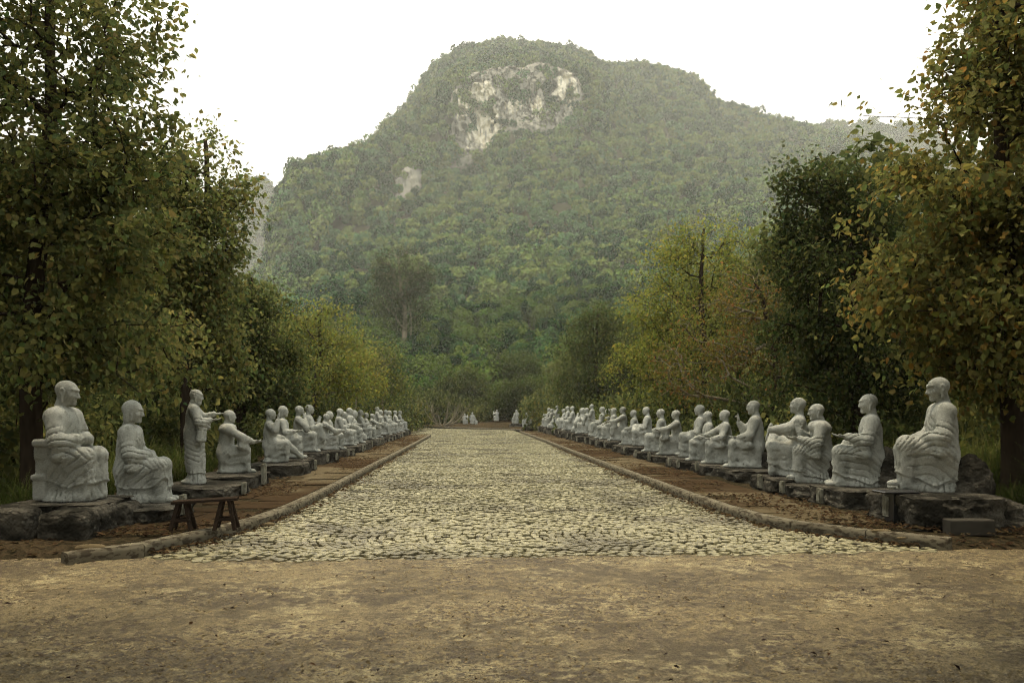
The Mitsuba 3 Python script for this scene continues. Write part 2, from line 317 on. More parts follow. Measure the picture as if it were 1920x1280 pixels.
GX, GY = np.meshgrid(gx, gy, indexing='ij')
q = np.stack([GX, GY, GX * 0], -1)
GZ = .05 * (meshkit.fbm(q / [2.2, 1.1, 1], 3, 31) - .5) + .034 * (meshkit.fbm(q * 6, 3, 33) - .5)
GZ = np.minimum(GZ, .03) + .004
GZ = np.where(GY > FRONT(GX) - .05, np.minimum(GZ * .3, .0) - .012 * np.clip((GY - FRONT(GX)) / .1, 0, 6), GZ)
scene['dirt_square'] = mikit.ply((np.stack([GX, GY, GZ], -1).reshape(-1, 3), grid_faces(*GX.shape)), 'earth', smooth=True)
labels['dirt_square'] = {'kind': 'structure', 'label': 'open square of trampled yellow brown earth in the foreground'}

# ------------------------------------------------------------------ the cobbled road
scene['joint'] = {'type': 'diffuse', 'reflectance': rgb(.040, .033, .020)}
def ribbon(a, b, z):
    v = np.vstack([np.c_[a, np.full(len(a), z)], np.c_[b, np.full(len(b), z)]]); n = len(a); i = np.arange(n - 1)
    return v, np.stack([i, i + n, i + n + 1, i + 1], 1)
yy = np.concatenate([np.linspace(8.9, 58, 120), np.linspace(58.2, 112, 40)])
left_edge = np.where(yy < 57.6, XL(yy) - .05, np.interp(yy, [57.6, 62, 75, 112], [-2.7, -9, -16, -22]))
right_edge = np.where(yy < 79, XR(np.minimum(yy, 70)) + .05, np.interp(yy, [79, 112], [4.5, -22]))
scene['cobbled_road'] = mikit.ply(ribbon(np.c_[left_edge, yy], np.c_[right_edge, yy], -.028), 'joint')
labels['cobbled_road'] = {'kind': 'structure', 'label': 'straight road paved with small pale cobbles laid in arcs'}
rng = seeded('cobbles')
HALF, RISE, ROW, LEN = 1.5, .95, .106, .118
def arcs(y0, y1):
    pos, yaw = [], []
    k0, k1 = int(math.floor(y0 / (2 * HALF))), int(math.ceil(y1 / (2 * HALF)))
    for k in range(k0, k1 + 1):
        yc = (k + .5) * 2 * HALF
        shift = .75 + .9 * math.sin(k * 2.3)
        for sgn in (-1, 1):
            for j in range(-10, 52):
                n = int(2 * HALF * 1.28 / LEN); v = np.linspace(-HALF, HALF, n, endpoint=False) + HALF / n
                ph = (j * 7919 % 13) / 13 * 2 * HALF / n
                v = np.clip(v + ph - HALF / n, -HALF, HALF)
                x = shift + sgn * (.06 + j * ROW) + sgn * (-RISE) * (1 - (v / HALF) ** 2) * -1 - sgn * RISE
                slope = sgn * RISE * (-2 * v / HALF ** 2)
                pos.append(np.stack([x, yc + v], 1)); yaw.append(np.arctan2(slope, 1.0))
    p, a = np.vstack(pos), np.concatenate(yaw)
    p = p + rng.normal(size=p.shape) * .010 + .10 * np.stack([meshkit.noise(np.c_[p / 1.7, p[:, :1] * 0], 51) - .5, meshkit.noise(np.c_[p / 1.7, p[:, :1] * 0], 52) - .5], 1); a = a + rng.normal(size=len(a)) * .10
    k = (p[:, 1] > y0) & (p[:, 1] < y1); return p[k], a[k]
cpos, cyaw = arcs(8.8, 110)
lo = np.where(cpos[:, 1] < 57.6, XL(cpos[:, 1]), np.interp(cpos[:, 1], [57.6, 62, 75, 112], [-2.7, -9, -16, -22])) + .06
hi = np.where(cpos[:, 1] < 79, XR(np.minimum(cpos[:, 1], 70)), np.interp(cpos[:, 1], [79, 112], [4.5, -22])) - .06
sg = (cpos[:, 0] > .75)
keep = (cpos[:, 0] > lo) & (cpos[:, 0] < hi) & (cpos[:, 1] > FRONT(cpos[:, 0]))
cpos, cyaw = cpos[keep], cyaw[keep]
# thin out what lies on top of another cobble where the two halves meet
tr = cKDTree(cpos); drop = np.zeros(len(cpos), bool)
for a, b in tr.query_pairs(.070):
    if not drop[a] and not drop[b]: drop[b] = True
cpos, cyaw = cpos[~drop], cyaw[~drop]
nc = len(cpos)
far = cpos[:, 1] > 48
BASE = np.array([[-1, -1], [1, -1], [1, 1], [-1, 1]]) * .5
def cobbles(idx):
    n = len(idx); r = np.random.default_rng(77 + n)
    w, l = ROW * r.uniform(.72, .94, n), LEN * r.uniform(.70, .95, n)
    c = BASE[None] * np.stack([w, l], 1)[:, None] + r.normal(size=(n, 4, 2)) * .0075
    z = .006 + r.normal(size=n) * .0075 + .012 * (meshkit.noise(np.c_[cpos[idx] / 1.3, np.zeros(n)], 3) - .5)
    rings = []
    for sc, dz in ((1.02, -.045), (1.0, -.010), (.90, -.001), (.5, .002)):
        tilt = (c * r.normal(size=(n, 1, 2)) * .035).sum(-1) if dz > -.03 else 0
        rings.append(np.concatenate([c * sc, (z[:, None] + dz + tilt + np.zeros((n, 4)))[..., None]], -1))
    v = np.stack(rings, 1).reshape(n, 16, 3)
    ca, sa = np.cos(-cyaw[idx]), np.sin(-cyaw[idx])
    x, y = v[..., 0] * ca[:, None] - v[..., 1] * sa[:, None], v[..., 0] * sa[:, None] + v[..., 1] * ca[:, None]
    return np.stack([x + cpos[idx, 0][:, None], y + cpos[idx, 1][:, None], v[..., 2]], -1)
CF = [[4 * k + i, 4 * k + (i + 1) % 4, 4 * k + 4 + (i + 1) % 4, 4 * k + 4 + i] for k in range(3) for i in range(4)] + [[12, 13, 14, 15]]
CF = np.array(CF)
scene['cobble_stone'] = {'type': 'twosided', 'b': {'type': 'bumpmap', 'arbitrary': mikit.proc(lambda p, n, uv: fb(p.x * 60, p.y * 60, p.z * 60, 2), .004), 'scale': .006,
    'b': {'type': 'principled', 'roughness': .40, 'specular': .55, 'base_color': mikit.proc(lambda p, n, uv: mikit.mix(mikit.mix(
        mikit.mix((.225, .208, .122), (.362, .338, .206), nz(p.x * 8.1, p.y * 8.1)), (.11, .096, .058), ss(.48, .72, fb(p.x * .7, p.y * .9, 3, 4)) * .75),
        (.05, .042, .025), ss(.52, .75, fb(p.x * 17, p.y * 17, 6, 3)) * .7))}}}
order = np.argsort(cpos[:, 1] + .02 * abs(cpos[:, 0]))
seen = abs((cpos[order] - 0) @ RGT[:2]) < (cpos[order] @ FWD[:2]) * .64
single = order[seen][:300]
rest = np.setdiff1d(np.arange(nc), single)
for v in cobbles(single):
    part('cobbled_road', 'cobblestone', mikit.ply((v, CF), 'cobble_stone', smooth=40))
near_ = rest[cpos[rest, 1] < 12.5]; away = rest[cpos[rest, 1] >= 12.5]
v = cobbles(near_); w = cobbles(away)[:, [4, 5, 6, 7, 8, 9, 10, 11]]
w[:, :4, 2] -= .03
part('cobbled_road', 'cobblestone_paving', mikit.ply(join([(v.reshape(-1, 3), (CF[None] + (np.arange(len(near_)) * 16)[:, None, None]).reshape(-1, 4)),
    (w.reshape(-1, 3), (np.vstack([CF[:4], [[4, 5, 6, 7]]])[None] + (np.arange(len(away)) * 8)[:, None, None]).reshape(-1, 4))]), 'cobble_stone'), kind='stuff')

# ------------------------------------------------------------------ kerbs of long stone blocks
scene['kerb_stone'] = {'type': 'twosided', 'b': {'type': 'bumpmap', 'arbitrary': mikit.proc(lambda p, n, uv: fb(p.x * 35, p.y * 35, p.z * 35, 3), .004), 'scale': .008,
    'b': {'type': 'diffuse', 'reflectance': mikit.proc(lambda p, n, uv: mikit.mix(mikit.mix((.225, .208, .155), (.125, .11, .08), fb(p.x * 3, p.y * 3, p.z * 3, 4)),
        (.045, .036, .026), ss(.46, .66, fb(p.x * 16 + 2, p.y * 16, p.z * 22, 4)) * .8))}}}
def kerb_block(a, b, w, side, r):
    """One dressed block, its long edges broken a little, from a to b; side +1: the road lies to its right."""
    a, b = np.asarray(a), np.asarray(b); d = unit(b - a); nrm = np.array([d[1], -d[0]]) * side
    L = np.linalg.norm(b - a); n = max(3, int(L / .14)); s = np.linspace(.006, L - .006, n)
    prof = [(0, -.05), (.004, .5 * TOP), (-.004, TOP - .03), (-.022, TOP), (-w + .02, TOP + .003), (-w, TOP - .02), (-w, -.05)]
    v = np.zeros((n, len(prof), 3))
    for k, (o, z) in enumerate(prof):
        jo = (meshkit.noise(np.stack([s * 7 + k * 9 + r.uniform(0, 99), s * 0, s * 0], -1), 4) - .5) * (.016 if k in (1, 2, 3) else .006)
        v[:, k, :2] = a + d * s[:, None] + nrm * (o + jo)[:, None]
        v[:, k, 2] = z + (jo * .5 if z > .1 else 0)
    m = len(prof); v = v.reshape(-1, 3)
    f = list(grid_faces(n, m)[:, ::int(side) or 1])
    cap = []
    for e in (0, n - 1):
        c = len(v); v = np.vstack([v, v[e * m:(e + 1) * m].mean(0)])
        cap += [[e * m + k, e * m + (k + 1) % m, c] for k in range(m)]
    q = np.array(f); return v, np.vstack([q[:, [0, 1, 2]], q[:, [0, 2, 3]], cap])
def kerb(pts, side, lab, w=.17):
    key = thing('kerb', lab, 'kerb', kind='structure'); del labels[key]['category']
    r = seeded(lab); c = curve(pts, .12); i = 0
    while i < len(c) - 2:
        d = np.linalg.norm(c[i] - EYE[:2]); j = min(len(c) - 1, i + int(r.uniform(7, 11) if d < 13 else r.uniform(11, 17)))
        if len(c) - 1 - j < 4: j = len(c) - 1
        # bends: several short straight pieces joined to one block
        part(key, 'kerb_stone', mikit.ply(kerb_block(c[i], c[j], w, side, r), 'kerb_stone', smooth=25))
        i = j
kerb(KERB_L, 1, 'low stone kerb along the left edge of the cobbled road')
kerb(KERB_R, -1, 'low stone kerb along the right edge of the cobbled road')
kerb(KERB_B, 1, 'dark kerb across the far end of the cobbled road', .25)

# ------------------------------------------------------------------ verges and the stone pavements on them
def verge(inner, out, name, lab):
    n = len(inner); u = np.concatenate([np.linspace(0, .2, 40), np.linspace(.21, 1, 40)])
    v = np.zeros((n, len(u), 3)); v[..., :2] = inner[:, None] * (1 - u[None, :, None]) + out[:, None] * u[None, :, None]
    d = np.abs(v[..., 0] - inner[:, None, 0])
    rough = (meshkit.fbm(v / 1.4, 4, 41) - .5) * np.clip((d - .2) / 1.2, .12, 1.6) * .16
    v[..., 2] = TOP - .03 + rough + .012 * (meshkit.fbm(v * 5, 2, 4) - .5) + np.clip(d - 4, 0, 60) * .012
    v[..., 2] -= .22 * np.clip(1 - (v[..., 1] - np.where(v[..., 0] < 0, 8.75, 9.05)) / .8, 0, 1) ** 1.5
    return v
vl = curve(np.vstack([KERB_L, [(-2.7, 57.7)]])[:-1], .2); vr = curve(KERB_R, .2)
for side, c in ((-1, vl), (1, vr)):
    y = np.concatenate([[c[0, 1] - .75, c[0, 1] - .35], c[:, 1]]); x = np.concatenate([[c[0, 0] + side * .15] * 2, c[:, 0]])
    inner = np.c_[x + side * .10, y]; outer = np.c_[np.full(len(y), side * 60.0), np.interp(y, [y[0], y[-1]], [y[0] - 3, y[-1] + (60 if side > 0 else 2)])]
    key = thing('verge', ('leaf strewn dark earth verge with grass on the left of the road', 'leaf strewn dark earth verge with grass on the right of the road')[side > 0], 'x', kind='structure'); del labels[key]['category']
    v = verge(inner, outer, '', '')
    scene[key] = mikit.ply((v.reshape(-1, 3), grid_faces(*v.shape[:2])[:, ::-side]), 'loam', smooth=True)
b0 = np.c_[curve(KERB_B, 2.0), np.zeros(1)[0] + np.zeros(len(curve(KERB_B, 2.0)))]
far_v = np.stack([b0 + [0, .2, TOP - .02], b0 + [2, 20, .6], b0 + [4, 45, 1.5]], 1)
key = thing('verge', 'shady bank behind the far kerb', 'x', kind='structure'); del labels[key]['category']
scene[key] = mikit.ply((far_v.reshape(-1, 3), grid_faces(*far_v.shape[:2])), 'loam', smooth=True)
scene['flagstone'] = {'type': 'twosided', 'b': {'type': 'bumpmap', 'arbitrary': mikit.proc(lambda p, n, uv: fb(p.x * 22, p.y * 22, p.z * 9, 4), .004), 'scale': .010,
    'b': {'type': 'diffuse', 'reflectance': mikit.proc(lambda p, n, uv: mikit.mix(mikit.mix((.150, .125, .078), (.084, .066, .041), fb(p.x * 2.2, p.y * 1.1, 3, 4)),
        (.048, .032, .019), ss(.42, .60, fb(p.x * .45, p.y * .42 + 4, 5, 4)) * .92))}}}
def pavement(edge, side, w, y0, y1, lab):
    key = thing('pavement', lab, 'x', kind='structure'); del labels[key]['category']
    r = seeded(lab); y, row, few, many = y0, 0, [], []
    while y < y1:
        d = r.uniform(.42, .62)
        cols = [0, .52 + .12 * r.uniform(-1, 1), 1]
        for a, b in zip(cols[:-1], cols[1:]):
            if r.random() < .07: continue
            g = .012
            xa, xb = (edge(np.array([y, y + d])) + side * (.20 + w * t) for t in (a, b))
            q = np.array([[xa[0] + side * g, y + g], [xb[0] - side * g, y + g], [xb[1] - side * g, y + d - g], [xa[1] + side * g, y + d - g]]) + r.normal(size=(4, 2)) * .006
            z = TOP - .004 + r.normal() * .007 + r.normal(size=4) * .005
            c = q.mean(0)
            v = np.vstack([np.c_[q, z - .06], np.c_[q, z - .010], np.c_[c + (q - c) * .965, z]])
            f = [[4 * k + i, 4 * k + (i + 1) % 4, 4 * k + 4 + (i + 1) % 4, 4 * k + 4 + i] for k in (0, 1) for i in range(4)] + [[8, 9, 10, 11]]
            f = np.array(f)[:, ::int(side)]
            (few if len(few) < 150 else many).append((v, f))
        y += d; row += 1
    scene[key + '__bed'] = mikit.ply(ribbon(*(np.c_[edge(np.linspace(y0, y1, 60)) + side * (.19 + t), np.linspace(y0, y1, 60)] for t in ((0, w) if side > 0 else (w, 0))), TOP - .022), 'loam')
    for m in few: part(key, 'flagstone', mikit.ply(m, 'flagstone'))
    part(key, 'flagstone_paving', mikit.ply(join(many), 'flagstone'), kind='stuff')
pavement(XL, -1, 1.35, 10.3, 57.0, 'narrow stone pavement littered with leaves on the left of the road')
pavement(XR, 1, 1.30, 10.7, 69.0, 'narrow stone pavement littered with leaves on the right of the road')
# ================================================================== stone monks
f32 = np.float32
def v3(*a): return np.array(a, f32)
def ell(p, c, r):
    r = np.asarray(r, f32); q = p - np.asarray(c, f32)
    k0 = np.sqrt((q / r) ** 2 @ np.ones(3, f32)); k1 = np.sqrt((q / r ** 2) ** 2 @ np.ones(3, f32))
    return k0 * (k0 - 1) / np.maximum(k1, 1e-6)
def cone(p, a, b, ra, rb):
    a = np.asarray(a, f32); ba = np.asarray(b, f32) - a; q = p - a
    t = np.clip(q @ ba / max(float(ba @ ba), 1e-9), 0, 1)
    q = q - t[:, None] * ba
    return np.sqrt((q * q).sum(1)) - (ra + (rb - ra) * t)
def rbox(p, c, h, r):
    q = np.abs(p - np.asarray(c, f32)) - (np.asarray(h, f32) - r)
    return np.sqrt((np.maximum(q, 0) ** 2).sum(1)) + np.minimum(q.max(1), 0) - r
def su(a, b, k):
    h = np.maximum(k - np.abs(a - b), 0) / k
    return np.minimum(a, b) - h * h * k * .25
def sd(a, b, k): return -su(-a, b, k)                       # a without b
def step(a, b, x):
    t = np.clip((x - a) / (b - a), 0, 1); return t * t * (3 - 2 * t)

CORN = np.array([[i, j, k] for i in (0, 1) for j in (0, 1) for k in (0, 1)])
EDGES = [(a, b) for a in range(8) for b in range(a + 1, 8) if np.abs(CORN[a] - CORN[b]).sum() == 1]
def skin(fn, lo, hi, h, block=6):
    """The zero surface of a distance field as a smooth mesh (surface nets)."""
    lo, hi = np.asarray(lo, float), np.asarray(hi, float)
    nb = np.maximum(1, np.ceil((hi - lo) / (h * block)).astype(int)); n = nb * block + 1
    bi = np.stack(np.meshgrid(*[np.arange(k) for k in nb], indexing='ij'), -1).reshape(-1, 3)
    cd = fn((lo + (bi + .5) * h * block).astype(f32))
    d = np.full(n, 1.0, f32)
    loc = np.stack(np.meshgrid(*[np.arange(block + 1)] * 3, indexing='ij'), -1).reshape(-1, 3)
    neg = bi[cd < 0]
    act = bi[np.abs(cd) < h * block * 1.05 + .05]
    for b in neg: d[tuple(slice(b[k] * block, (b[k] + 1) * block + 1) for k in range(3))] = -1
    idx = (act[:, None] * block + loc[None]).reshape(-1, 3)
    idx = np.unique(idx[:, 0] * (n[1] * n[2]) + idx[:, 1] * n[2] + idx[:, 2])
    ijk = np.stack(np.unravel_index(idx, n), -1)
    d.reshape(-1)[idx] = fn((lo + ijk * h).astype(f32))
    s = d < 0
    m = n - 1
    cor = [s[c[0]:c[0] + m[0], c[1]:c[1] + m[1], c[2]:c[2] + m[2]] for c in CORN]
    tot = sum(c.astype(np.int8) for c in cor)
    cell = np.argwhere((tot > 0) & (tot < 8))
    dv = np.stack([d[tuple((cell + c).T)] for c in CORN], 1)
    acc, cnt = np.zeros((len(cell), 3)), np.zeros(len(cell))
    for a, b in EDGES:
        x = (dv[:, a] < 0) != (dv[:, b] < 0)
        t = np.where(x, dv[:, a] / np.where(x, dv[:, a] - dv[:, b], 1), 0)
        acc += x[:, None] * (CORN[a] + t[:, None] * (CORN[b] - CORN[a])); cnt += x
    v = lo + (cell + acc / cnt[:, None]) * h
    ix = np.full(m, -1); ix[tuple(cell.T)] = np.arange(len(cell))
    fs = []
    for ax in range(3):
        u, w = (ax + 1) % 3, (ax + 2) % 3
        sl0, sl1 = [slice(None)] * 3, [slice(None)] * 3
        sl0[ax], sl1[ax] = slice(0, -1), slice(1, None)
        ch = np.argwhere(s[tuple(sl0)] != s[tuple(sl1)])
        ch = ch[(ch[:, u] > 0) & (ch[:, w] > 0) & (ch[:, u] < m[u]) & (ch[:, w] < m[w])]
        eu, ew = np.eye(3, dtype=int)[u], np.eye(3, dtype=int)[w]
        q = np.stack([ix[tuple((ch - a * eu - b * ew).T)] for a, b in ((1, 1), (0, 1), (0, 0), (1, 0))], 1)
        fl = s[tuple(ch.T)]
        fs.append(np.where(fl[:, None], q, q[:, ::-1]))
    return v, np.vstack(fs)

def head_field(o):
    def f(p):
        q = p * [1, 1, 1]; q = q.astype(f32); m = q.copy(); m[:, 0] = np.abs(m[:, 0])
        d = ell(m, (0, -.016, .028), (.103 * o['wide'], .124, .106))
        d = su(d, ell(m, (0, .026, -.046), (.082 * o['wide'], .086, .092)), .05)
        d = su(d, ell(m, (0, .088, -.118), (.034, .03, .026)), .03)
        d = su(d, ell(m, (.052, .062, -.028), (.030, .036, .030)), .03)
        d = su(d, cone(m, (0, .108, .038), (.060, .086, .044), .019, .016), .014)
        d = sd(d, ell(m, (.039, .124, .012), (.030, .034, .020)), .012)
        d = su(d, ell(m, (.038, .093, .008), (.023, .018, .012)), .006)
        d = su(d, cone(m, (0, .104, .024), (0, .131 + o['nose'], -.032), .012, .017), .016)
        d = su(d, ell(m, (.016, .118, -.040), (.013, .014, .011)), .012)
        d = su(d, ell(m, (0, .107, -.068), (.029, .014, .009)), .008)
        d = su(d, ell(m, (0, .103, -.084), (.025, .014, .009)), .008)
        d = sd(d, cone(m, (0, .124, -.0755), (.036, .106, -.073 + o['smile']), .0085, .006), .006)
        d = su(d, ell(m, (.106, -.012, .004), (.015, .031, .047)), .012)
        d = sd(d, ell(m, (.120, -.004, .006), (.010, .016, .028)), .008)
        d = su(d, cone(m, (.106, -.002, -.030), (.102, .010, -.100), .013, .017), .012)
        d = su(d, cone(m, (0, -.030, -.06), (0, -.045 - o['lean'], -.26), .064, .080), .03)
        if o['brow']: d = su(d, cone(m, (.012, .112, .052), (.055, .092, .062), .009, .007), .008)
        if o['beard']:
            b = ell(m, (0, .070, -.125), (.062, .048, .060)) + .005 * np.sin(q[:, 0] * 240 + q[:, 2] * 60)
            b = su(b, ell(m, (.03, .104, -.060), (.034, .014, .012)), .02)
            d = su(d, sd(b, cone(m, (0, .130, -.078), (.022, .125, -.078), .010, .008), .006), .012)
        if o['hair']:
            hcap = ell(m, (0, -.022, .040), (.113, .128, .122)) + .003 * np.sin(q[:, 1] * 300)
            hcap = su(hcap, ell(m, (.075, -.050, -.07), (.045, .055, .12)), .04)
            hcap = np.maximum(hcap, -ell(m, (0, .128, -.05), (.074, .085, .125)))
            d = su(d, hcap, .008)
        if o['band']: d = su(d, np.maximum(ell(m, (0, -.014, .036), (.107, .127, .122)), np.abs(q[:, 2] - .075 + .15 * q[:, 1]) - .010), .006)
        if o['bun']: d = su(d, ell(m, (0, -.02, .165), (.045, .045, .035)), .03)
        return d
    return f

def hand_field(h):
    """A hand from the wrist: palm, four bent fingers of different lengths, and a thumb from its side."""
    W, dr_, nn = v3(*h['w']), unit(h['d']).astype(f32), unit(h['n']).astype(f32)
    nn = unit(nn - dr_ * (nn @ dr_)).astype(f32); tt = np.cross(dr_, nn) * (1 if h['side'] > 0 else -1); tt = tt.astype(f32)
    k = 1.3; curl = h['curl']
    segs = []
    for i, (o, L) in enumerate(zip((.033, .011, -.011, -.032), (.066, .078, .073, .056))):
        c = curl[i] if isinstance(curl, (list, tuple)) else curl
        a = W + (dr_ * .098 + tt * o) * k; ang = 0
        sp = tt * o * 1.1
        for j, fr in enumerate((.44, .32, .26)):
            ang += c * (.5 if j == 0 else .62)
            b = a + (dr_ * math.cos(ang) + nn * math.sin(ang) + sp) * L * fr * k
            segs.append((a, b, (.0118 - .0012 * j) * k, (.0106 - .0012 * j) * k)); a = b
    th = h.get('thumb', .5)
    a = W + (dr_ * .030 + tt * .030) * k; b = a + (dr_ * .030 + tt * .034 * th * 2 + nn * .008) * k; c = b + (dr_ * .034 + tt * .010 * th + nn * .010) * k
    segs += [(a, b, .0155 * k, .0125 * k), (b, c, .0125 * k, .010 * k)]
    B = np.stack([tt, dr_, nn], 1)
    def f(p):
        q = (p - (W + dr_ * .054 * k)) @ B
        d = rbox(q, (0, 0, 0), (.043 * k, .056 * k, .016 * k), .014 * k)
        d = su(d, cone(p, W - dr_ * .10, W + dr_ * .02, .040, .036), .03)
        for s in segs: d = su(d, cone(p, *s), .006)
        return d
    pts = np.array([W - dr_ * .1] + [s[1] for s in segs] + [W])
    return f, pts.min(0) - .045, pts.max(0) + .045

LEGS = {'tuck': (((.165, .235, .55), (.150, .26, .07)), ((.165, .235, .55), (.150, .26, .07))),
        'down': (((.165, .34, .55), (.150, .37, .07)), ((.165, .34, .55), (.150, .37, .07))),
        'wide': (((.235, .32, .55), (.215, .36, .07)), ((.235, .32, .55), (.215, .36, .07))),
        'step': (((.175, .36, .62), (.160, .37, .14)), ((.170, .32, .53), (.155, .30, .07))),
        'crossed': (((.150, .34, .56), (.150, .38, .07)), ((.200, .36, .74), (-.060, .40, .56))),     # one ankle on the other knee
        'kneeup': (((.150, .30, .52), (.150, .34, .07)), ((.170, .22, .80), (.165, .30, .42))),
        'lotus': (((.31, .20, .17), (-.05, .30, .13)), ((.31, .20, .17), (-.05, .28, .17))),
        'stretch': (((.185, .34, .52), (.20, .78, .13)), ((.170, .32, .54), (.155, .33, .07)))}
def robe_field(o):
    ph, amp = o['phase'], o['fold']
    le, arms, stand = o['lean'], o['arms'], o['stand']
    up = .62 if stand else 0.0                              # a standing figure is the same trunk higher up
    if o['legs'] == 'lotus' and not stand: up = -.36
    ty = -.12
    sh = v3(.232, ty + .01 + le, 1.055 + up)
    legs = LEGS[o['legs']]; deep = .66 if o['legs'] == 'tuck' else 1.0
    def f(p):
        x, y, z = p[:, 0], p[:, 1], p[:, 2]
        m = p.copy(); m[:, 0] = np.abs(m[:, 0]); m2 = m - v3(0, 0, up)
        t2 = m2.copy(); t2[:, 1] = t2[:, 1] - le * np.clip((t2[:, 2] - .5) / .6, 0, 1.1)
        d = ell(t2, (0, ty, .76), (.225 * o['fat'], .185 * o['fat'], .30))
        d = su(d, ell(t2, (0, ty + .01, .97), (.240, .165, .19)), .10)
        d = su(d, cone(t2, (0, ty - .02, 1.12), (.225, ty, 1.055), .105, .108), .06)
        if stand:
            d = su(d, cone(m, (0, ty, 1.15), (0, ty + .03, .5), .225, .225), .10)
            d = su(d, cone(m, (.05, ty + .02, .6), (.11, ty + .06, .02), .19, .22), .08)
            d = su(d, ell(m, (0, ty - .03, .04), (.30, .28, .10)), .14)
        else:
            d = su(d, ell(m2, (0, ty + .02, .50), (.265, .235, .21)), .10)
            for s, (kn, an) in zip((-1, 1), legs):
                K, A, Hp = v3(s * kn[0], kn[1], kn[2]), v3(s * an[0], an[1], an[2]), v3(s * .12, ty + .06, .50 + up)
                d = su(d, cone(p, Hp, K, .165, .128), .055)
                d = su(d, cone(p, K, A, .118, .105 if o['legs'] in ('crossed', 'lotus', 'stretch') else .128), .045)
            if o['legs'] == 'lotus':
                d = su(d, rbox(m, (0, .08, .06), (.40, .30, .07), .06), .05)
            else:
                d = su(d, rbox(m, (0, .24 * deep - .02 * (deep < 1), .26), (.17, .13 * deep, .26), .07), .09)
                d = su(d, rbox(m, (0, -.02, .25), (.255, .25, .27), .10), .10)
                d = su(d, ell(m, (0, -.04, .0), (.34, .33, .14)), .12)
                if o['legs'] in ('down', 'step', 'wide', 'tuck'): d = su(d, rbox(m, (0, .24 * deep, .03), (.27, .21 * deep, .06), .05), .12)
        for s in (-1, 1):
            a = arms[(s + 1) // 2]
            S, E, W = sh * v3(s, 1, 1), v3(*a['e']), v3(*a['w'])
            fw = E + (W - E) * .93
            d = su(d, cone(p, S, E, .112, .100), .06)
            d = su(d, cone(p, E, fw, .098, .070), .04)
            hang = a.get('hang', .20)
            if hang > 0:
                M = E * .45 + W * .55
                d = su(d, cone(p, E * .8 + W * .2, E + v3(0, 0, -hang * .9), .080, .070), .06)
                d = su(d, cone(p, M, M * .8 + E * .2 + v3(0, 0, -hang), .062, .040), .06)
                d = su(d, cone(p, M * .8 + E * .2 + v3(0, 0, -hang), E + v3(0, 0, -hang * .9), .035, .06), .06)
        if o['cape']:
            c = ell(t2, (0, ty, 1.06), (.315, .215, .16))
            d = su(d, np.maximum(c, (.955 + up + .02 * np.sin(x * 40) - z)), .012)
        # the outer robe ends in a swinging hem, the skirt below lies deeper
        wob = .022 * np.sin(9 * x + 7 * y + ph) + .014 * np.sin(17 * y - 11 * x + 2 * ph) + .010 * np.sin(23 * z + 8 * x + ph)
        if stand: hem = .30 + .05 * np.cos(6 * x + ph) + wob
        elif o['legs'] == 'lotus': hem = -1 + 0 * x
        else: hem = .15 + .55 * (y - .02 + .05 * math.sin(ph)) ** 2 + .07 * math.sin(ph) * np.tanh(x * 9) + 1.2 * wob
        under = step(.010, -.010, z - hem)
        d = d + .026 * under - .012 * np.exp(-((z - hem - .012) / .014) ** 2)
        groove = lambda s, w=.21: np.exp(-(np.sin(PI * s) / w) ** 2)
        # carved folds
        zz = z - up
        side = step(.15, .25, np.abs(x)) * step(.48, .58, zz) * step(1.0, .84, zz)
        d = d + amp * side * groove((zz + 1.9 * (y - ty - .14) ** 2 + .6 * wob) / .085)
        frt = step(.22, .12, np.abs(x)) * step(.60, .70, zz) * step(1.12, 1.0, zz) * step(ty - .3, ty + .05, y)
        d = d + .8 * amp * frt * groove((zz * .85 + o['diag'] * x * 1.0 + wob) / .078)
        bck = step(ty - .02, ty - .12, y) * step(.55, .7, zz)
        d = d + .7 * amp * bck * groove((zz * .5 - o['diag'] * x + wob) / .11)
        if stand:
            d = d + amp * step(1.15, .95, z) * groove((z + 1.2 * x * x - .3 * np.abs(y) + wob) / .11) * step(.35, .5, z)
            d = d + amp * step(.45, .2, z) * groove(np.arctan2(x, y - ty + .01) * 3.2 + wob * 6)
        elif o['legs'] != 'lotus':
            front_ = step(.16, .30, y)
            d = d + amp * front_ * step(.60, .48, z) * groove((x * (1 + .5 * (.5 - z)) + .35 * wob) / .062 + .25 * np.sin(6 * z + ph))
            sd_ = step(.15, .24, np.abs(x)) * step(.62, .52, z) * step(.42, .30, y) * step(.10, .18, z)
            d = d + 1.2 * amp * sd_ * (.45 + .55 * np.sin(3 * y + 5 * z + 3 * ph) ** 2) * groove((z - (.15 + .75 * (ph * 2.3 % 1)) * (y + .15) + (.4 + .9 * (ph * 3.1 % 1)) * (y - .1) ** 2 + .8 * wob) / (.085 + .055 * (ph * 1.7 % 1)), .22)
            low = step(.26, .12, z) * (1 - front_)
            d = d + amp * low * groove(np.arctan2(x, y + .05) * 4.2 + wob * 4)
        else:
            d = d + amp * groove((np.arctan2(x, y + .1) * 3.0 + wob * 7)) * step(.3, .1, z)
        # collar
        cz = 1.165 + up
        for s in (-1, 1):
            d = su(d, cone(p, (s * .105, ty + .02 + le, cz - .01), (-s * .03 * o['vee'] , ty + .165 + le * .8, .93 + up), .026, .017), .012)
        if o['strap']: d = su(d, cone(p, (o['diag'] * .16, ty + .10 + le, 1.13 + up), (-o['diag'] * .19, ty + .17 + le * .6, .74 + up), .020, .020), .012)
        d = np.maximum(d, -z)
        return d
    return f

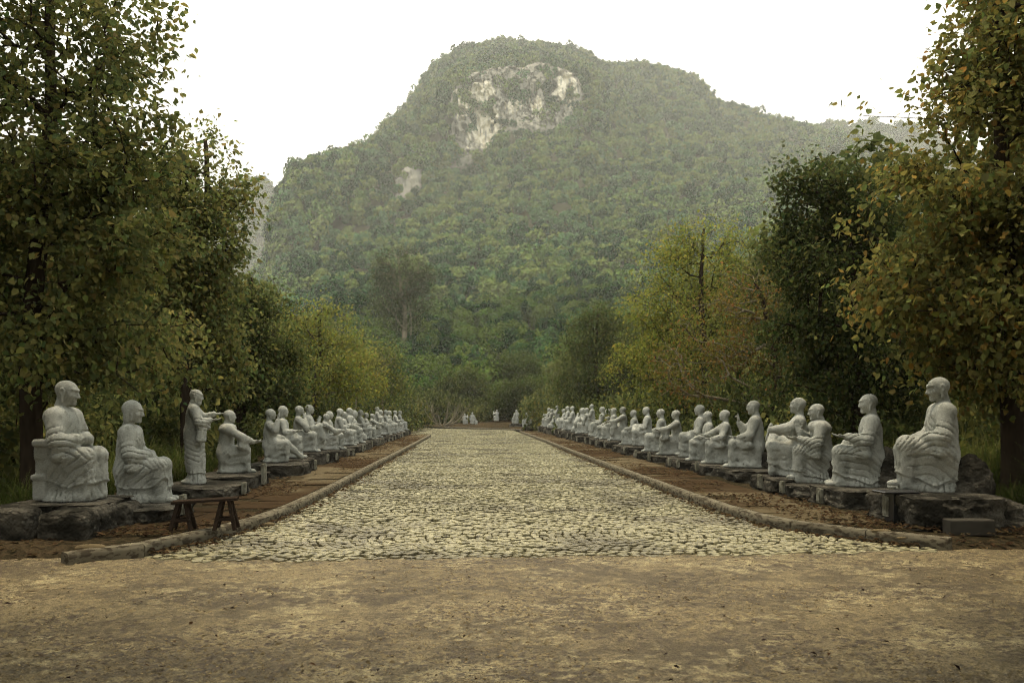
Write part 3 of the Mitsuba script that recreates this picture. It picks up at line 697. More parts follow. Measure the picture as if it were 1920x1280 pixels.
def REST(s, **k):                 # forearm along the thigh, hand over the knee
    return {**dict(e=(s * .345, -.06, .74), w=(s * .19, .27, .69), d=(-s * .10, .85, -.45), n=(0, -.4, -1), curl=.55, hang=.18), **k}
def LAP(s, **k):                  # both hands together in the lap
    return {**dict(e=(s * .35, -.05, .73), w=(s * .095, .18, .72), d=(-s * .85, .45, -.15), n=(0, -.6, -.7), curl=.5, hang=.22), **k}
def SLEEVE(s, **k):               # hands hidden in the joined sleeves
    return {**dict(e=(s * .34, -.02, .74), w=(s * .02, .19, .78), d=(-s, .1, 0), n=(0, -1, 0), curl=.4, hang=.20, hide=True), **k}
def PALM(s, **k):                 # palm turned up before the belly
    return {**dict(e=(s * .35, -.02, .76), w=(s * .20, .26, .80), d=(-s * .05, 1, .10), n=(0, -.15, 1), curl=.25, hang=.26), **k}
def RAISE(s, **k):                # hand raised beside the head
    return {**dict(e=(s * .43, .02, .92), w=(s * .37, .10, 1.22), d=(0, .12, 1), n=(-s * .3, 1, 0), curl=.12, hang=.10), **k}
def PRAY(s, **k):                 # hand upright before the chest
    return {**dict(e=(s * .34, .0, .78), w=(s * .06, .20, .93), d=(0, .22, 1), n=(-s, -.1, 0), curl=.06, hang=.24), **k}
def REACH(s, **k):                # arm stretched forward
    return {**dict(e=(s * .33, .17, .88), w=(s * .26, .47, .86), d=(0, 1, .06), n=(0, .1, 1), curl=.18, hang=.26), **k}
def CHEEK(s, **k):                # hand at the cheek
    return {**dict(e=(s * .37, .14, .80), w=(s * .17, .10, 1.10), d=(-s * .25, -.1, 1), n=(-s, -.2, 0), curl=.3, hang=.10), **k}
def DANGLE(s, **k):               # forearm laid over a raised knee
    return {**dict(e=(s * .34, .10, .93), w=(s * .24, .43, .90), d=(0, .35, -1), n=(0, -1, -.3), curl=.35, hang=.08), **k}
ARM = dict(rest=REST, lap=LAP, sleeve=SLEEVE, palm=PALM, up=RAISE, pray=PRAY, reach=REACH, cheek=CHEEK, dangle=DANGLE)

scene['carved_stone'] = {'type': 'twosided', 'b': {'type': 'bumpmap', 'arbitrary': mikit.proc(lambda p, n, uv: fb(p.x * 60, p.y * 60, p.z * 60, 2), .004), 'scale': .004,
    'b': {'type': 'diffuse', 'reflectance': mikit.proc(lambda p, n, uv: mikit.mix(mikit.mix((.385, .40, .37), (.30, .315, .288), ss(.36, .68, fb(p.x * 4.2, p.y * 4.2, p.z * 2.0, 4))),
        (.11, .115, .095), ss(.54, .76, fb(p.x * 14 + 3, p.y * 14, p.z * 7, 4)) * .45) * (.80 + .40 * nz(p.x * 75, p.y * 75, p.z * 75)))}}}
scene['rough_rock'] = {'type': 'twosided', 'b': {'type': 'bumpmap', 'arbitrary': mikit.proc(lambda p, n, uv: fb(p.x * 16, p.y * 16, p.z * 22, 4), .004), 'scale': .12,
    'b': {'type': 'diffuse', 'reflectance': mikit.proc(lambda p, n, uv: mikit.mix(mikit.mix((.115, .108, .090), (.034, .033, .028), ss(.35, .62, fb(p.x * 3.4, p.y * 3.4, p.z * 4, 4))),
        (.15, .145, .12), ss(.60, .74, fb(p.x * 10, p.y * 10, p.z * 10 + 4, 4)) * .7) * (.55 + .9 * nz(p.x * 48, p.y * 48, p.z * 48)))}}}
scene['plaque_stone'] = {'type': 'twosided', 'b': {'type': 'diffuse', 'reflectance': mikit.proc(lambda p, n, uv: mikit.mix((.25, .25, .205), (.13, .125, .095), ss(.4, .65, fb(p.x * 12, p.y * 12, p.z * 9, 3))))}}

def monk(key, where, heading, H, dist, o):
    o = {**dict(lean=0, phase=0., stand=False, legs='down', fat=1., cape=False, diag=1., vee=1., strap=False), **o}
    base = 1.53 if not o['stand'] else 2.13
    if o['legs'] == 'lotus' and not o['stand']: base -= .36
    s = H / base
    h = float(np.clip(.0019 * dist / s, .0155, .048) if dist > 15.6 else .0140)
    o = {'fold': .026 + .30 * h, **o}
    up = .62 if o['stand'] else -.36 if o['legs'] == 'lotus' else 0
    arms = []
    for sg, (nm, kw) in zip((-1, 1), o['arms']):
        a = ARM[nm](sg, **kw); a = {**a, 'e': (a['e'][0], a['e'][1] + o['lean'] * .8, a['e'][2] + up), 'w': (a['w'][0], a['w'][1] + o['lean'] * .8, a['w'][2] + up), 'side': sg}; arms.append(a)
    o = {**o, 'arms': arms}
    world = T().translate(where.tolist()).rotate([0, 0, 1], heading).scale(s)
    bsdf = 'carved_stone'
    def put(name, mesh, label=None): part(key, name, mikit.ply(mesh, bsdf, smooth=True, to_world=world), label)
    put('robe', skin(robe_field(o), (-.62, -.52, -.01), (.62, .92 if o['legs'] == 'stretch' else .66, 1.30 + up), h))
    ho = {**dict(wide=1., nose=0., smile=.003, brow=False, beard=False, hair=False, band=False, bun=False), 'lean': o['lean'] * .35, **o.get('head', {})}
    yaw, pitch, roll = o.get('look', (0, 0, 0))
    v, f = skin(head_field(ho), (-.17, -.20, -.27), (.17, .20, .22), max(.0078, h * .58))
    R = trimesh.transformations.euler_matrix(math.radians(-pitch), math.radians(roll), math.radians(yaw), 'sxyz')[:3, :3]
    piv = np.array([0, -.03, -.17]); k = 1.13
    put('head', ((v - piv) @ R.T * k + piv + [0, -.10 + o['lean'] * 1.15, 1.355 + up], f))
    for a in arms:
        if a.get('hide'): continue
        fn, lo, hi = hand_field(a)
        put('hand', skin(fn, lo, hi, max(.0078, h * .58)))
    if not o['stand'] and o['legs'] in ('down', 'wide', 'step') and o.get('feet', True):
        kn = LEGS[o['legs']]
        for sg, (_, an) in zip((-1, 1), kn):
            def ft(p, sg=sg, an=an):
                c = v3(sg * an[0], an[1] + .10, an[2] - .035)
                d = ell(p, c, (.058, .125, .050)); d = su(d, ell(p, c + v3(sg * -.01, .07, -.01), (.05, .05, .032)), .03)
                return np.maximum(d, -(p[:, 2] - an[2] + .07))
            c = np.array([sg * an[0], an[1] + .1, an[2] - .02]); put('foot', skin(ft, c - [.1, .18, .1], c + [.1, .18, .1], max(.009, h * .6)))
    return world

def boulder(c, r, top, seed, n=24, rough=.16, power=4.0, flat=True, floor=-.06):
    """A rough quarry stone: a squarish lump with broken faces, cut flat on top."""
    g = np.linspace(-1, 1, n); a, b = np.meshgrid(g, g, indexing='ij'); one = np.ones_like(a)
    fs, vs = [], []
    for ax in range(3):
        for sg in (-1, 1):
            p = np.zeros((n, n, 3)); p[..., ax] = sg * one; p[..., (ax + 1) % 3] = a * sg; p[..., (ax + 2) % 3] = b
            vs.append(p.reshape(-1, 3)); fs.append(grid_faces(n, n) + len(fs) * n * n)
    v = np.vstack(vs); nn = (np.abs(v) ** power).sum(1) ** (1 / power); v = v / nn[:, None]
    q = v * r
    w = meshkit.fbm(q * 2.3 + seed * 7.1, 4, seed) - .5
    lay = np.floor(meshkit.fbm(q * [1.2, 1.2, 2.6] + seed, 2, seed + 3) * 6) / 6 - .45
    chip = np.maximum(0, meshkit.noise(q * 4 + seed, seed + 9) - .62)
    rid = np.abs(meshkit.fbm(q * [5, 5, 8] + seed, 3, seed + 5) - .5)
    q = q * (1 + rough * (1.4 * w + .9 * lay + 1.4 * rid - .25) / np.linalg.norm(v, axis=1) - .5 * rough * chip)[:, None]
    q = q + np.asarray(c)
    if flat: q[:, 2] = np.where(q[:, 2] > top - .03, top - .03 + .12 * np.minimum(q[:, 2] - top + .03, .25), q[:, 2])
    q[:, 2] = np.maximum(q[:, 2], floor)
    return q, np.vstack(fs)

def beside(px, X):
    """The place on a row at x = X that the photograph's column px shows."""
    d = FWD + RGT * ((px - 960) / F); return np.array([X, X * d[1] / d[0]])
A = lambda l, r, kl={}, kr={}: ((l, kl), (r, kr))            # left arm, right arm of the figure: index 0 has x < 0
# column, head row, height, what the arms do, further features, label.  A figure that faces +y has its right hand at +x.
LEFT = [
    (136, 712, 1.56, A('sleeve', 'sleeve'), dict(legs='tuck', phase=.4, strap=True, fat=.98, look=(0, 10, 0), feet=False), 'large seated stone monk with hands in sleeves on a stone chair, nearest on the left'),
    (257, 756, 1.47, A('lap', 'lap'), dict(phase=1.7, lean=.02, head=dict(hair=True), look=(0, 6, 0), diag=-1, legs='down'), 'seated stone figure with shoulder length fringed hair and hands in its lap'),
    (374, 731, 1.70, A('reach', 'palm', dict(w=(-.20, .32, .96), e=(-.34, .08, .86)), dict(w=(.14, .24, .82), e=(.34, .0, .76), hang=.42)), dict(stand=True, phase=2.2, head=dict(beard=True, band=True), look=(-6, 10, 0)), 'standing bearded stone monk holding both hands out before him'),
    (432, 768, 1.31, A('reach', 'reach', dict(w=(-.16, .46, .76)), dict(w=(.20, .48, .74), n=(-.4, 0, 1))), dict(phase=.9, cape=True, lean=.06, look=(0, 4, 0)), 'seated stone monk in a short cape stretching out both open hands'),
    (514, 766, 1.33, A('rest', 'up'), dict(phase=2.9, legs='stretch', head=dict(brow=True), look=(-8, 2, 0)), 'laughing stone monk with one hand raised and a leg stretched out'),
    (538, 762, 1.36, A('rest', 'palm'), dict(phase=.2, legs='wide', head=dict(hair=True), look=(-8, 0, 0), diag=-1), 'long haired seated stone figure just behind the monk with the raised hand'),
    (567, 760, 1.38, A('lap', 'cheek'), dict(phase=1.1, legs='down', look=(-4, 2, 8)), 'seated stone monk holding a hand to his cheek'),
    (586, 758, 1.42, A('pray', 'palm'), dict(phase=2.4, legs='kneeup', look=(0, 0, 0)), 'seated stone monk holding up a flat palm, beside the one touching his cheek'),
    (613, 775, 1.26, A('rest', 'reach', {}, dict(e=(.30, .30, .80), w=(.22, .66, .82), hang=.10)), dict(phase=.6, legs='step', lean=.05), 'low seated stone monk with one very long arm stretched out'),
    (622, 770, 1.36, A('lap', 'rest'), dict(phase=1.9), None), (641, 765, 1.44, A('sleeve', 'sleeve'), dict(phase=.1, legs='wide'), None),
    (649, 771, 1.30, A('pray', 'pray'), dict(phase=2.0), None), (660, 764, 1.45, A('palm', 'rest'), dict(phase=1.3, cape=True), None),
    (668, 768, 1.36, A('lap', 'lap'), dict(phase=.8, legs='lotus'), None), (680, 768, 1.38, A('rest', 'palm'), dict(phase=2.6), None),
    (690, 773, 1.28, A('sleeve', 'sleeve'), dict(phase=.5, legs='wide'), None), (701, 775, 1.25, A('lap', 'reach'), dict(phase=1.5), None),
    (710, 763, 1.66, A('palm', 'palm'), dict(phase=.3, stand=True), None), (717, 768, 1.42, A('rest', 'rest'), dict(phase=2.2, legs='wide'), None),
    (726, 768, 1.42, A('pray', 'pray'), dict(phase=1.0), None), (733, 769, 1.42, A('lap', 'lap'), dict(phase=.7), None),
    (744, 769, 1.44, A('rest', 'palm'), dict(phase=1.8), None), (752, 769, 1.44, A('sleeve', 'sleeve'), dict(phase=2.5, legs='wide'), None)]
RIGHT = [
    (1748, 706, 1.60, A('lap', 'lap', dict(w=(-.085, .20, .70)), dict(w=(.08, .21, .69))), dict(phase=.5, look=(10, 10, 0), diag=-1, strap=True, legs='step', fat=1.05), 'large seated stone monk with hands folded over a draped sash, nearest on the right'),
    (1618, 738, 1.52, A('palm', 'rest', dict(w=(-.20, .27, .82), n=(0, -.2, 1)), {}), dict(phase=1.4, look=(8, 6, 0), diag=-1, strap=True), 'seated stone monk holding one palm up and a hand on his knee'),
    (1533, 756, 1.47, A('palm', 'pray', dict(w=(-.16, .30, .84), n=(.3, 0, 1), curl=.15), dict(w=(.06, .27, 1.0))), dict(phase=2.1, cape=True, lean=.09, look=(6, 6, 0), legs='step', head=dict(nose=.004)), 'stooping seated stone monk in a short cape with both hands raised before him'),
    (1485, 745, 1.56, A('dangle', 'rest'), dict(phase=.1, legs='crossed', look=(4, -3, 0), diag=-1, strap=True, feet=False), 'seated stone monk with one leg crossed and an arm dangling over the knee'),
    (1406, 750, 1.56, A('palm', 'up', dict(w=(-.17, .24, .68), e=(-.34, -.02, .74)), dict(e=(.40, .12, .82), w=(.30, .26, 1.02), curl=[.1, 1.6, 1.6, 1.6])), dict(phase=.9, look=(4, 8, 0), strap=True, diag=-1, fat=1.06), 'seated stone monk pointing one finger upward with a palm in his lap'),
    (1354, 768, 1.40, A('palm', 'reach', dict(w=(-.17, .28, .70)), dict(w=(.2, .40, .80), curl=1.1)), dict(phase=1.8, lean=.04, look=(4, -4, 0)), 'seated stone monk leaning forward and holding a fist over an open palm'),
    (1321, 770, 1.36, A('rest', 'rest', dict(w=(-.2, .25, .72)), {}), dict(phase=.3, look=(6, 4, 0)), 'shorter seated stone monk with hands on his knees, close before a taller bald one'),
    (1305, 758, 1.50, A('lap', 'rest'), dict(phase=2.8, look=(4, 0, 0), legs='step'), 'taller stone monk half hidden behind the shorter one with hands on his knees'),
    (1263, 771, 1.42, A('reach', 'reach', dict(hang=.34), dict(hang=.3)), dict(phase=1.2, lean=.03, legs='down'), 'seated stone monk with flat topped head and both sleeves stretched forward'),
    (1234, 766, 1.46, A('sleeve', 'sleeve'), dict(phase=2.0, look=(2, 4, 0)), None), (1208, 762, 1.46, A('lap', 'palm'), dict(phase=.7, legs='crossed'), None),
    (1186, 768, 1.38, A('rest', 'rest'), dict(phase=1.6, lean=.04), None), (1164, 762, 1.48, A('reach', 'rest', dict(hang=.3)), dict(phase=.4, legs='wide'), None),
    (1147, 764, 1.44, A('rest', 'up', {}, dict(w=(.33, .08, 1.32), curl=[.05, 1.7, 1.7, .05])), dict(phase=2.3, head=dict(beard=True)), 'stone monk raising a hand with two fingers spread, far along the right row'),
    (1136, 766, 1.42, A('lap', 'lap'), dict(phase=1.1), None), (1125, 762, 1.50, A('rest', 'palm'), dict(phase=.2, legs='step'), None),
    (1107, 758, 1.68, A('palm', 'palm'), dict(phase=1.9, stand=True), None), (1097, 764, 1.46, A('pray', 'pray'), dict(phase=.6), None),
    (1088, 764, 1.44, A('cheek', 'rest'), dict(phase=2.7, legs='lotus'), None), (1070, 761, 1.52, A('sleeve', 'sleeve'), dict(phase=1.5, legs='wide', fat=1.1), None),
    (1062, 761, 1.50, A('lap', 'rest'), dict(phase=.9), None), (1055, 766, 1.40, A('palm', 'rest'), dict(phase=2.2, legs='crossed'), None),
    (1043, 760, 1.66, A('pray', 'pray'), dict(phase=.1, stand=True), None), (1038, 769, 1.36, A('lap', 'lap'), dict(phase=1.2, legs='lotus'), None),
    (1032, 766, 1.46, A('rest', 'rest'), dict(phase=2.4), None), (1027, 764, 1.52, A('rest', 'dangle'), dict(phase=.8), None)]
ORD = 'first second third fourth fifth sixth seventh eighth ninth tenth eleventh twelfth thirteenth fourteenth fifteenth sixteenth seventeenth eighteenth nineteenth twentieth twenty-first twenty-second twenty-third twenty-fourth twenty-fifth twenty-sixth'.split()
HOLD = dict(sleeve='sleeved hands', lap='hands in lap', pray='joined hands', rest='hand on knee', palm='open hand', reach='outstretched arm', cheek='hand at cheek', dangle='arm over knee', up='raised hand')
STANDS = []
for rowname, table, X0, side in (('left', LEFT, -4.86, -1), ('right', RIGHT, 6.52, 1)):
    for i, (px, hy, H, arms, o, lab) in enumerate(table):
        r = seeded(f'{rowname} statue {i}')
        x, y = beside(px, X0 + side * r.uniform(-.10, .10) * (i > 1) - .3 * ((rowname, i) == ('left', 0))); dist = y
        top = 1.6 + (HORIZON - hy) / F * ((np.array([x, y, 0]) - EYE) @ FWD)
        z0 = max(top - H, TOP + .18)
        if lab is None:
            w = 'standing' if o.get('stand') else 'cross-legged' if o.get('legs') == 'lotus' else 'seated'
            lab = f'{w} stone monk with {HOLD[arms[0][0]]}, {ORD[i]} from front in the {rowname} row'
        key = thing('monk_statue', lab, 'statue', f'stone monk statues lined up along the {rowname} side of the road')
        o = {**dict(look=(r.uniform(-8, 8), r.uniform(-4, 10), 0), head=dict(wide=r.uniform(.94, 1.08), nose=r.uniform(-.004, .006), smile=r.uniform(-.004, .006), brow=r.random() < .5)), **o, 'arms': arms}
        hd = (-77 if side < 0 else 72) + r.uniform(-6, 6) - 14 * ((rowname, i) == ('left', 0))
        world = monk(key, np.array([x, y, z0]), hd, H, dist, o)
        STANDS.append((rowname, i, x, y, z0, dist, key, lab, side))
        if rowname == 'left' and i == 0:        # the stone chair
            lump = []
            for c, h_ in (((0, -.20, .73), (.32, .15, .05)), ((.0, -.25, .60), (.26, .11, .09)), ((0, -.27, .42), (.24, .08, .12)), ((0, -.29, .30), (.28, .10, .04)), ((0, -.29, .14), (.25, .09, .13))):
                lump.append((c, h_))
            def chair(p):
                d = np.full(len(p), 9, f32)
                for c, h_ in lump: d = su(d, rbox(p, c, h_, .035), .012)
                return np.maximum(d, -p[:, 2])
            part(key, 'stone_chair', mikit.ply(skin(chair, (-.45, -.6, -.01), (.45, .3, .86), .016), 'carved_stone', smooth=True, to_world=world))

# ------------------------------------------------------------------ the rocks they sit on
for rowname, i, x, y, z0, dist, key, lab, side in STANDS:
    r = seeded(f'{rowname} rock {i}')
    n = 33 if dist < 17 else 20 if dist < 24 else 12 if dist < 34 else 8
    pl = f'rough dark rock pedestal under the {ORD[i]} statue from the front in the {rowname} row'
    if (rowname, i) == ('left', 0): pl = 'pedestal stacked from rough stone blocks under the large monk nearest on the left'
    if (rowname, i) == ('right', 0): pl = 'broad dark boulder pedestal rising behind the large monk nearest on the right'
    pk = thing('rock_pedestal', pl, 'pedestal', f'rock pedestals along the {rowname} side of the road')
    rx, ry = r.uniform(.56, .68), r.uniform(.58, .76)
    cx = x - side * .10
    if rowname == 'left' and i == 0:           # built up of rough blocks
        blocks_ = [((-.30, -.34), (.32, .32), (.0, .28)), ((.36, -.36), (.29, .30), (0, .32)), ((-.30, .36), (.34, .31), (0, .31)), ((.36, .36), (.31, .33), (0, .27)),
                   ((-.30, -.33), (.34, .36), (.30, .52)), ((.30, -.30), (.30, .33), (.33, .52)), ((-.05, .36), (.60, .34), (.30, .52)), ((-.34, -.84), (.36, .24), (-.08, .34)), ((.34, -.80), (.30, .25), (-.08, .28))]
        for (bx, by), (hx, hy_), (za, zb) in blocks_:
            s_ = int(r.integers(1, 999)); top = z0 if zb > .5 else zb
            part(pk, 'stone_block', mikit.ply(boulder((x + bx, y + by, (za + zb) / 2 + .06), (hx, hy_, (zb - za) / 2 + .1), top, s_, 22, .24, 5.0, zb > .5), 'rough_rock', smooth=40))
        continue
    near = i < 6
    lumps = [boulder((cx, y - .20 * near, .15), (rx + .06, ry + .02 + .16 * near, z0 + .12), z0, int(r.integers(1, 999)), n, .20, 4.5)]
    if rowname == 'right' and i in (0, 1, 2, 4):
        lumps.append(boulder((x + .42, y + .06, .2), (.42, .50, .78 if i != 4 else .5), 9, int(r.integers(1, 999)), n, .24, 2.8, False))
    if rowname == 'right' and i == 0:
        lumps.append(boulder((x + .52, y - .28, .1), (.62, .55, .42), 9, 77, n, .24, 2.6, False))
    scene[pk + '__rock'] = mikit.ply(join(lumps), 'rough_rock', smooth=40)
    if r.random() < .7 or i in (1, 2, 3):
        w, h_ = r.uniform(.075, .10), r.uniform(.10, .14)
        if rowname == 'left' and i == 3: w, h_ = .13, .21
        zc = max(TOP + h_ + .03, z0 - h_ - .05)
        pv = trimesh.creation.box((.05, 2 * w, 2 * h_)); pv2 = trimesh.creation.box((.02, 2 * w - .05, 2 * h_ - .07)); pv2.apply_translation((-side * .03, 0, 0))
        m = trimesh.util.concatenate([pv, pv2]); 
        rv = lumps[0][0]; near_ = rv[(np.abs(rv[:, 1] - (y - ry * .35)) < w + .03) & (np.abs(rv[:, 2] - zc) < h_)]
        m.apply_translation((near_[:, 0].min() - .012 if side > 0 else near_[:, 0].max() + .012, y - ry * .35, zc))
        part(pk, 'plaque', mikit.ply(m, 'plaque_stone'))
print('statues', len(STANDS))
# ================================================================== trees
scene['bark'] = {'type': 'twosided', 'b': {'type': 'bumpmap', 'arbitrary': mikit.proc(lambda p, n, uv: fb(p.x * 40, p.y * 40, p.z * 9, 3), .004), 'scale': .02,
    'b': {'type': 'diffuse', 'reflectance': mikit.proc(lambda p, n, uv: mikit.mix((.062, .046, .032), (.024, .019, .015), fb(p.x * 18, p.y * 18, p.z * 4, 3)))}}}
scene['pale_bark'] = {'type': 'twosided', 'b': {'type': 'diffuse', 'reflectance': mikit.proc(lambda p, n, uv: mikit.mix((.30, .27, .20), (.15, .13, .09), fb(p.x * 9, p.y * 9, p.z * 5, 3)))}}
scene['leaf'] = {'type': 'principledthin', 'base_color': VCOL, 'roughness': .48, 'diff_trans': 1.0, 'spec_trans': 0.0, 'eta': 1.45}
HEART = np.array([[0, 0, 0], [-.38, .26, .07], [-.30, .66, .02], [0, 1.10, -.10], [.30, .66, .02], [.38, .26, .07], [0, .42, -.04]])
HEART_F = np.array([[6, 0, 5], [6, 5, 4], [6, 4, 3], [6, 3, 2], [6, 2, 1], [6, 1, 0]])
OVAL = np.array([[0, 0, 0], [-.30, .45, .05], [0, 1.05, -.06], [.30, .45, .05]])
OVAL_F = np.array([[0, 3, 2], [0, 2, 1]])
OLIVE = [(.168, .192, .066), (.222, .232, .080), (.116, .142, .056), (.262, .248, .086)]
GOLD = [(.238, .228, .066), (.278, .252, .076), (.165, .172, .056), (.215, .208, .068), (.300, .210, .058), (.14, .142, .05)]
DARK = [(0.065, 0.085, 0.033), (0.09, 0.11, 0.037), (0.05, 0.068, 0.025), (0.11, 0.117, 0.04)]
RUST = [(0.206, 0.15, 0.045), (0.15, 0.14, 0.04), (0.225, 0.125, 0.045), (0.119, 0.119, 0.035), (0.181, 0.163, 0.048)]
LIME = [(0.256, 0.273, 0.057), (0.19, 0.215, 0.053), (0.314, 0.297, 0.066), (0.14, 0.165, 0.046)]

def blob_points(blobs, n, r, shell=.55):
    """Points spread through a crown made of ellipsoids, thicker toward its outside, with holes."""
    vol = np.array([np.prod(b[1]) for b in blobs]) ** .8; out = []
    while sum(map(len, out)) < n:
        k = r.choice(len(blobs), n * 2, p=vol / vol.sum())
        d = unit(r.normal(size=(n * 2, 3))); u = r.random(n * 2) ** (1 / 3.0); u = np.where(r.random(n * 2) < shell, .72 + .3 * u * u, u); u = np.where(r.random(n * 2) < .13, r.uniform(1.0, 1.34, n * 2), u)
        c = np.array([b[0] for b in blobs])[k]; q = c + d * u[:, None] * np.array([b[1] for b in blobs])[k]
        q = q[meshkit.noise(q * 1.45 + 5, 11) > .45]; out.append(q)
    return np.vstack(out)[:n]

def skeleton(trunk, pts, r, seg=.28):
    """Branches from the trunk to every point, each leaving the nearest branch already there: (list of polylines with the count of points they feed)."""
    nodes = [q for q in trunk]; par = [-1] + list(range(len(trunk) - 1)); nt = len(trunk)
    order = np.argsort(cKDTree(trunk).query(pts)[0] + r.uniform(0, .4, len(pts)))
    arr = np.zeros((len(pts) * 40 + nt, 3)); arr[:nt] = trunk; m = nt
    drun = np.zeros(len(arr)); drun[:nt] = np.arange(nt) * seg
    tips, paths = [], []
    for i in order:
        p = pts[i]; dv = p - arr[:m]
        cost = np.linalg.norm(dv, axis=1) + .13 * drun[:m] + np.where(dv[:, 2] < 0, -.75 * dv[:, 2], 0)
        cost[:min(nt // 3, m)] += 2
        j = int(np.argmin(cost)); a = arr[j]; L = np.linalg.norm(p - a); k = max(1, min(30, int(L / seg)))
        t = np.linspace(0, 1, k + 1)[1:, None]; side = r.normal(size=3) * .10 * L
        q = a + (p - a) * t + side * (t * (1 - t) * 2) + np.array([0, 0, .18 * L]) * (t * (1 - t))
        q = q + r.normal(size=q.shape) * .018
        idx = [j]
        for w in q:
            if m >= len(arr): break
            arr[m] = w; par.append(idx[-1]); drun[m] = drun[idx[-1]] + L / k; idx.append(m); m += 1
        tips.append((idx[-1], i)); paths.append(idx)
    arr = arr[:m]; load = np.zeros(m)
    for t_, _ in tips: load[t_] += 1
    for i in range(m - 1, 0, -1):
        if par[i] >= 0: load[par[i]] += load[i]
    return arr, load, paths, tips

def tree(key, trunk_pts, trunk_r, blobs, n_tips, per_tip, leaf, palette, tpl='heart', droop=.55, spread=.30, tip_r=.006, bark='bark', sides=6, seed=0, bare=0.0, shell=.55, gap=1.0, extra=0):
    r = np.random.default_rng(1000 + seed)
    trunk = curve(np.asarray(trunk_pts, float), .28)
    trunk = trunk + np.stack([meshkit.fbm(trunk * .8 + seed, 2, 3 + k) - .5 for k in (0, 1)] + [np.zeros(len(trunk))], -1) * .25 * np.linspace(0, 1, len(trunk))[:, None]
    pts = blob_points(blobs, n_tips, r, shell)
    arr, load, paths, tips = skeleton(trunk, pts, r)
    rad = tip_r * np.maximum(load, 1) ** .46
    nt = len(trunk); tr_r = np.maximum(rad[:nt], trunk_r * np.linspace(1, .22, nt) ** .8)
    tr_r[:3] *= [1.45, 1.18, 1.05][:len(tr_r[:3])]
    scene[key + '__trunk'] = mikit.ply(tube(trunk, tr_r, 10), bark, smooth=True)
    tubes = []
    for idx in paths:
        rr = np.minimum(rad[idx], np.r_[rad[idx[1]] * 1.15, rad[idx[1:]]]) if len(idx) > 1 else rad[idx]
        if len(idx) > 1: tubes.append(tube(arr[idx], rr, sides if rr[0] > .02 else 3, False))
    scene[key + '__branches'] = mikit.ply(join(tubes), bark, smooth=True)
    labels[key + '__branches'] = {'kind': 'stuff'}
    # leaves hang in sprays round every twig
    live = [t for t in tips if r.random() >= bare]
    P = arr[[t[0] for t in live]]; cen = np.mean([b[0] for b in blobs], 0)
    n = len(P) * per_tip; base = np.repeat(P, per_tip, 0)
    away = unit(np.repeat(P - cen, per_tip, 0)); tw = unit(away + r.normal(size=(len(P), 3)).repeat(per_tip, 0) * .55 + [0, 0, .25])
    along = (r.random(n) - .35)[:, None] * tw * spread * 2.1
    pos = base + along + r.normal(size=(n, 3)) * spread * .42 * gap
    d = unit(away * .5 + r.normal(size=(n, 3)) * .75 + [0, 0, -droop])
    nrm = unit(away * .55 + r.normal(size=(n, 3)) * .5 + [0, 0, .75])
    x, y, z = frames(d, nrm)
    T_, F_ = (HEART, HEART_F) if tpl == 'heart' else (OVAL, OVAL_F)
    v, f = scatter(T_, F_, pos, x, y, z, leaf * r.uniform(.55, 1.2, n))
    x0, y0, z0, p0 = x, y, z, pos
    pal = np.asarray(palette); pick = r.choice(len(pal), n, p=None)
    col = pal[pick] * r.uniform(.75, 1.25, (n, 1)) * (1 + r.normal(size=(n, 3)) * [.10, .05, .10])
    col = np.repeat(np.clip(col, .006, .5), len(T_), 0)
    if extra:                         # more leaves deeper in the crown, each a plain folded blade
        m = len(P) * extra; pos = np.repeat(P, extra, 0) + r.normal(size=(m, 3)) * spread * .8 - np.repeat(away[::per_tip], extra, 0) * .12
        x, y, z = frames(unit(r.normal(size=(m, 3)) * .8 + [0, 0, -droop]), unit(r.normal(size=(m, 3)) * .6 + [0, 0, .7]))
        v2, f2 = scatter(OVAL * [1.25, 1, 1], OVAL_F, pos, x, y, z, leaf * r.uniform(.6, 1.2, m))
        c2 = pal[r.choice(len(pal), m)] * r.uniform(.7, 1.2, (m, 1))
        v, f, col = np.vstack([v, v2]), np.vstack([f, f2 + len(v)]), np.vstack([col, np.repeat(np.clip(c2, .006, .5), 4, 0)])
    scene[key + '__crown'] = mikit.ply((v, f), 'leaf', color=col)
    return arr

def B(px, py, rx, ry, Z, rz=None, dz=0):
    """A lump of crown as the photograph shows it, at its own distance and size."""
    return at(px, py, Z + dz), np.array([rx * Z / F, rz if rz else (rx + ry) * .5 * Z / F, ry * Z / F])
def foot(px, Z, z=.1):
    q = at(px, HORIZON, Z); q[2] = z; return q

# ---- left of the road
k = thing('leafy_tree', 'tall heart leaved tree overhanging the left edge behind the nearest left statue', 'tree')
Z = 13.2
tree(k, [foot(62, Z), at(58, 640, Z), at(75, 420, Z), at(95, 200, Z), at(90, -60, Z)], .17,
     [B(50, 40, 190, 190, Z), B(225, 60, 95, 95, Z - .6, .9), B(40, 300, 200, 170, Z), B(225, 270, 120, 110, Z - .5, 1.1), B(90, 480, 190, 130, Z, 1.3), B(250, 440, 90, 90, Z - .4, .8),
      B(30, 620, 130, 100, Z + .4, 1.1), B(230, 590, 110, 70, Z + .2, .8), B(-120, 300, 150, 330, Z, 1.6), B(60, -180, 210, 150, Z), B(270, 700, 60, 60, Z - .2, .4), B(120, 660, 140, 70, Z + .8, 1.0), B(20, 760, 60, 60, Z + 1.2, .8), B(35, 560, 80, 70, Z - .9, .6), B(65, 655, 60, 55, Z - .8, .5), B(330, 640, 60, 60, Z + 3.5, .6)], 1400, 21, .118, OLIVE, extra=9, seed=1, spread=.30)
k = thing('leafy_tree', 'olive green tree with a pointed top standing behind the standing bearded statue', 'tree')
Z = 19.5
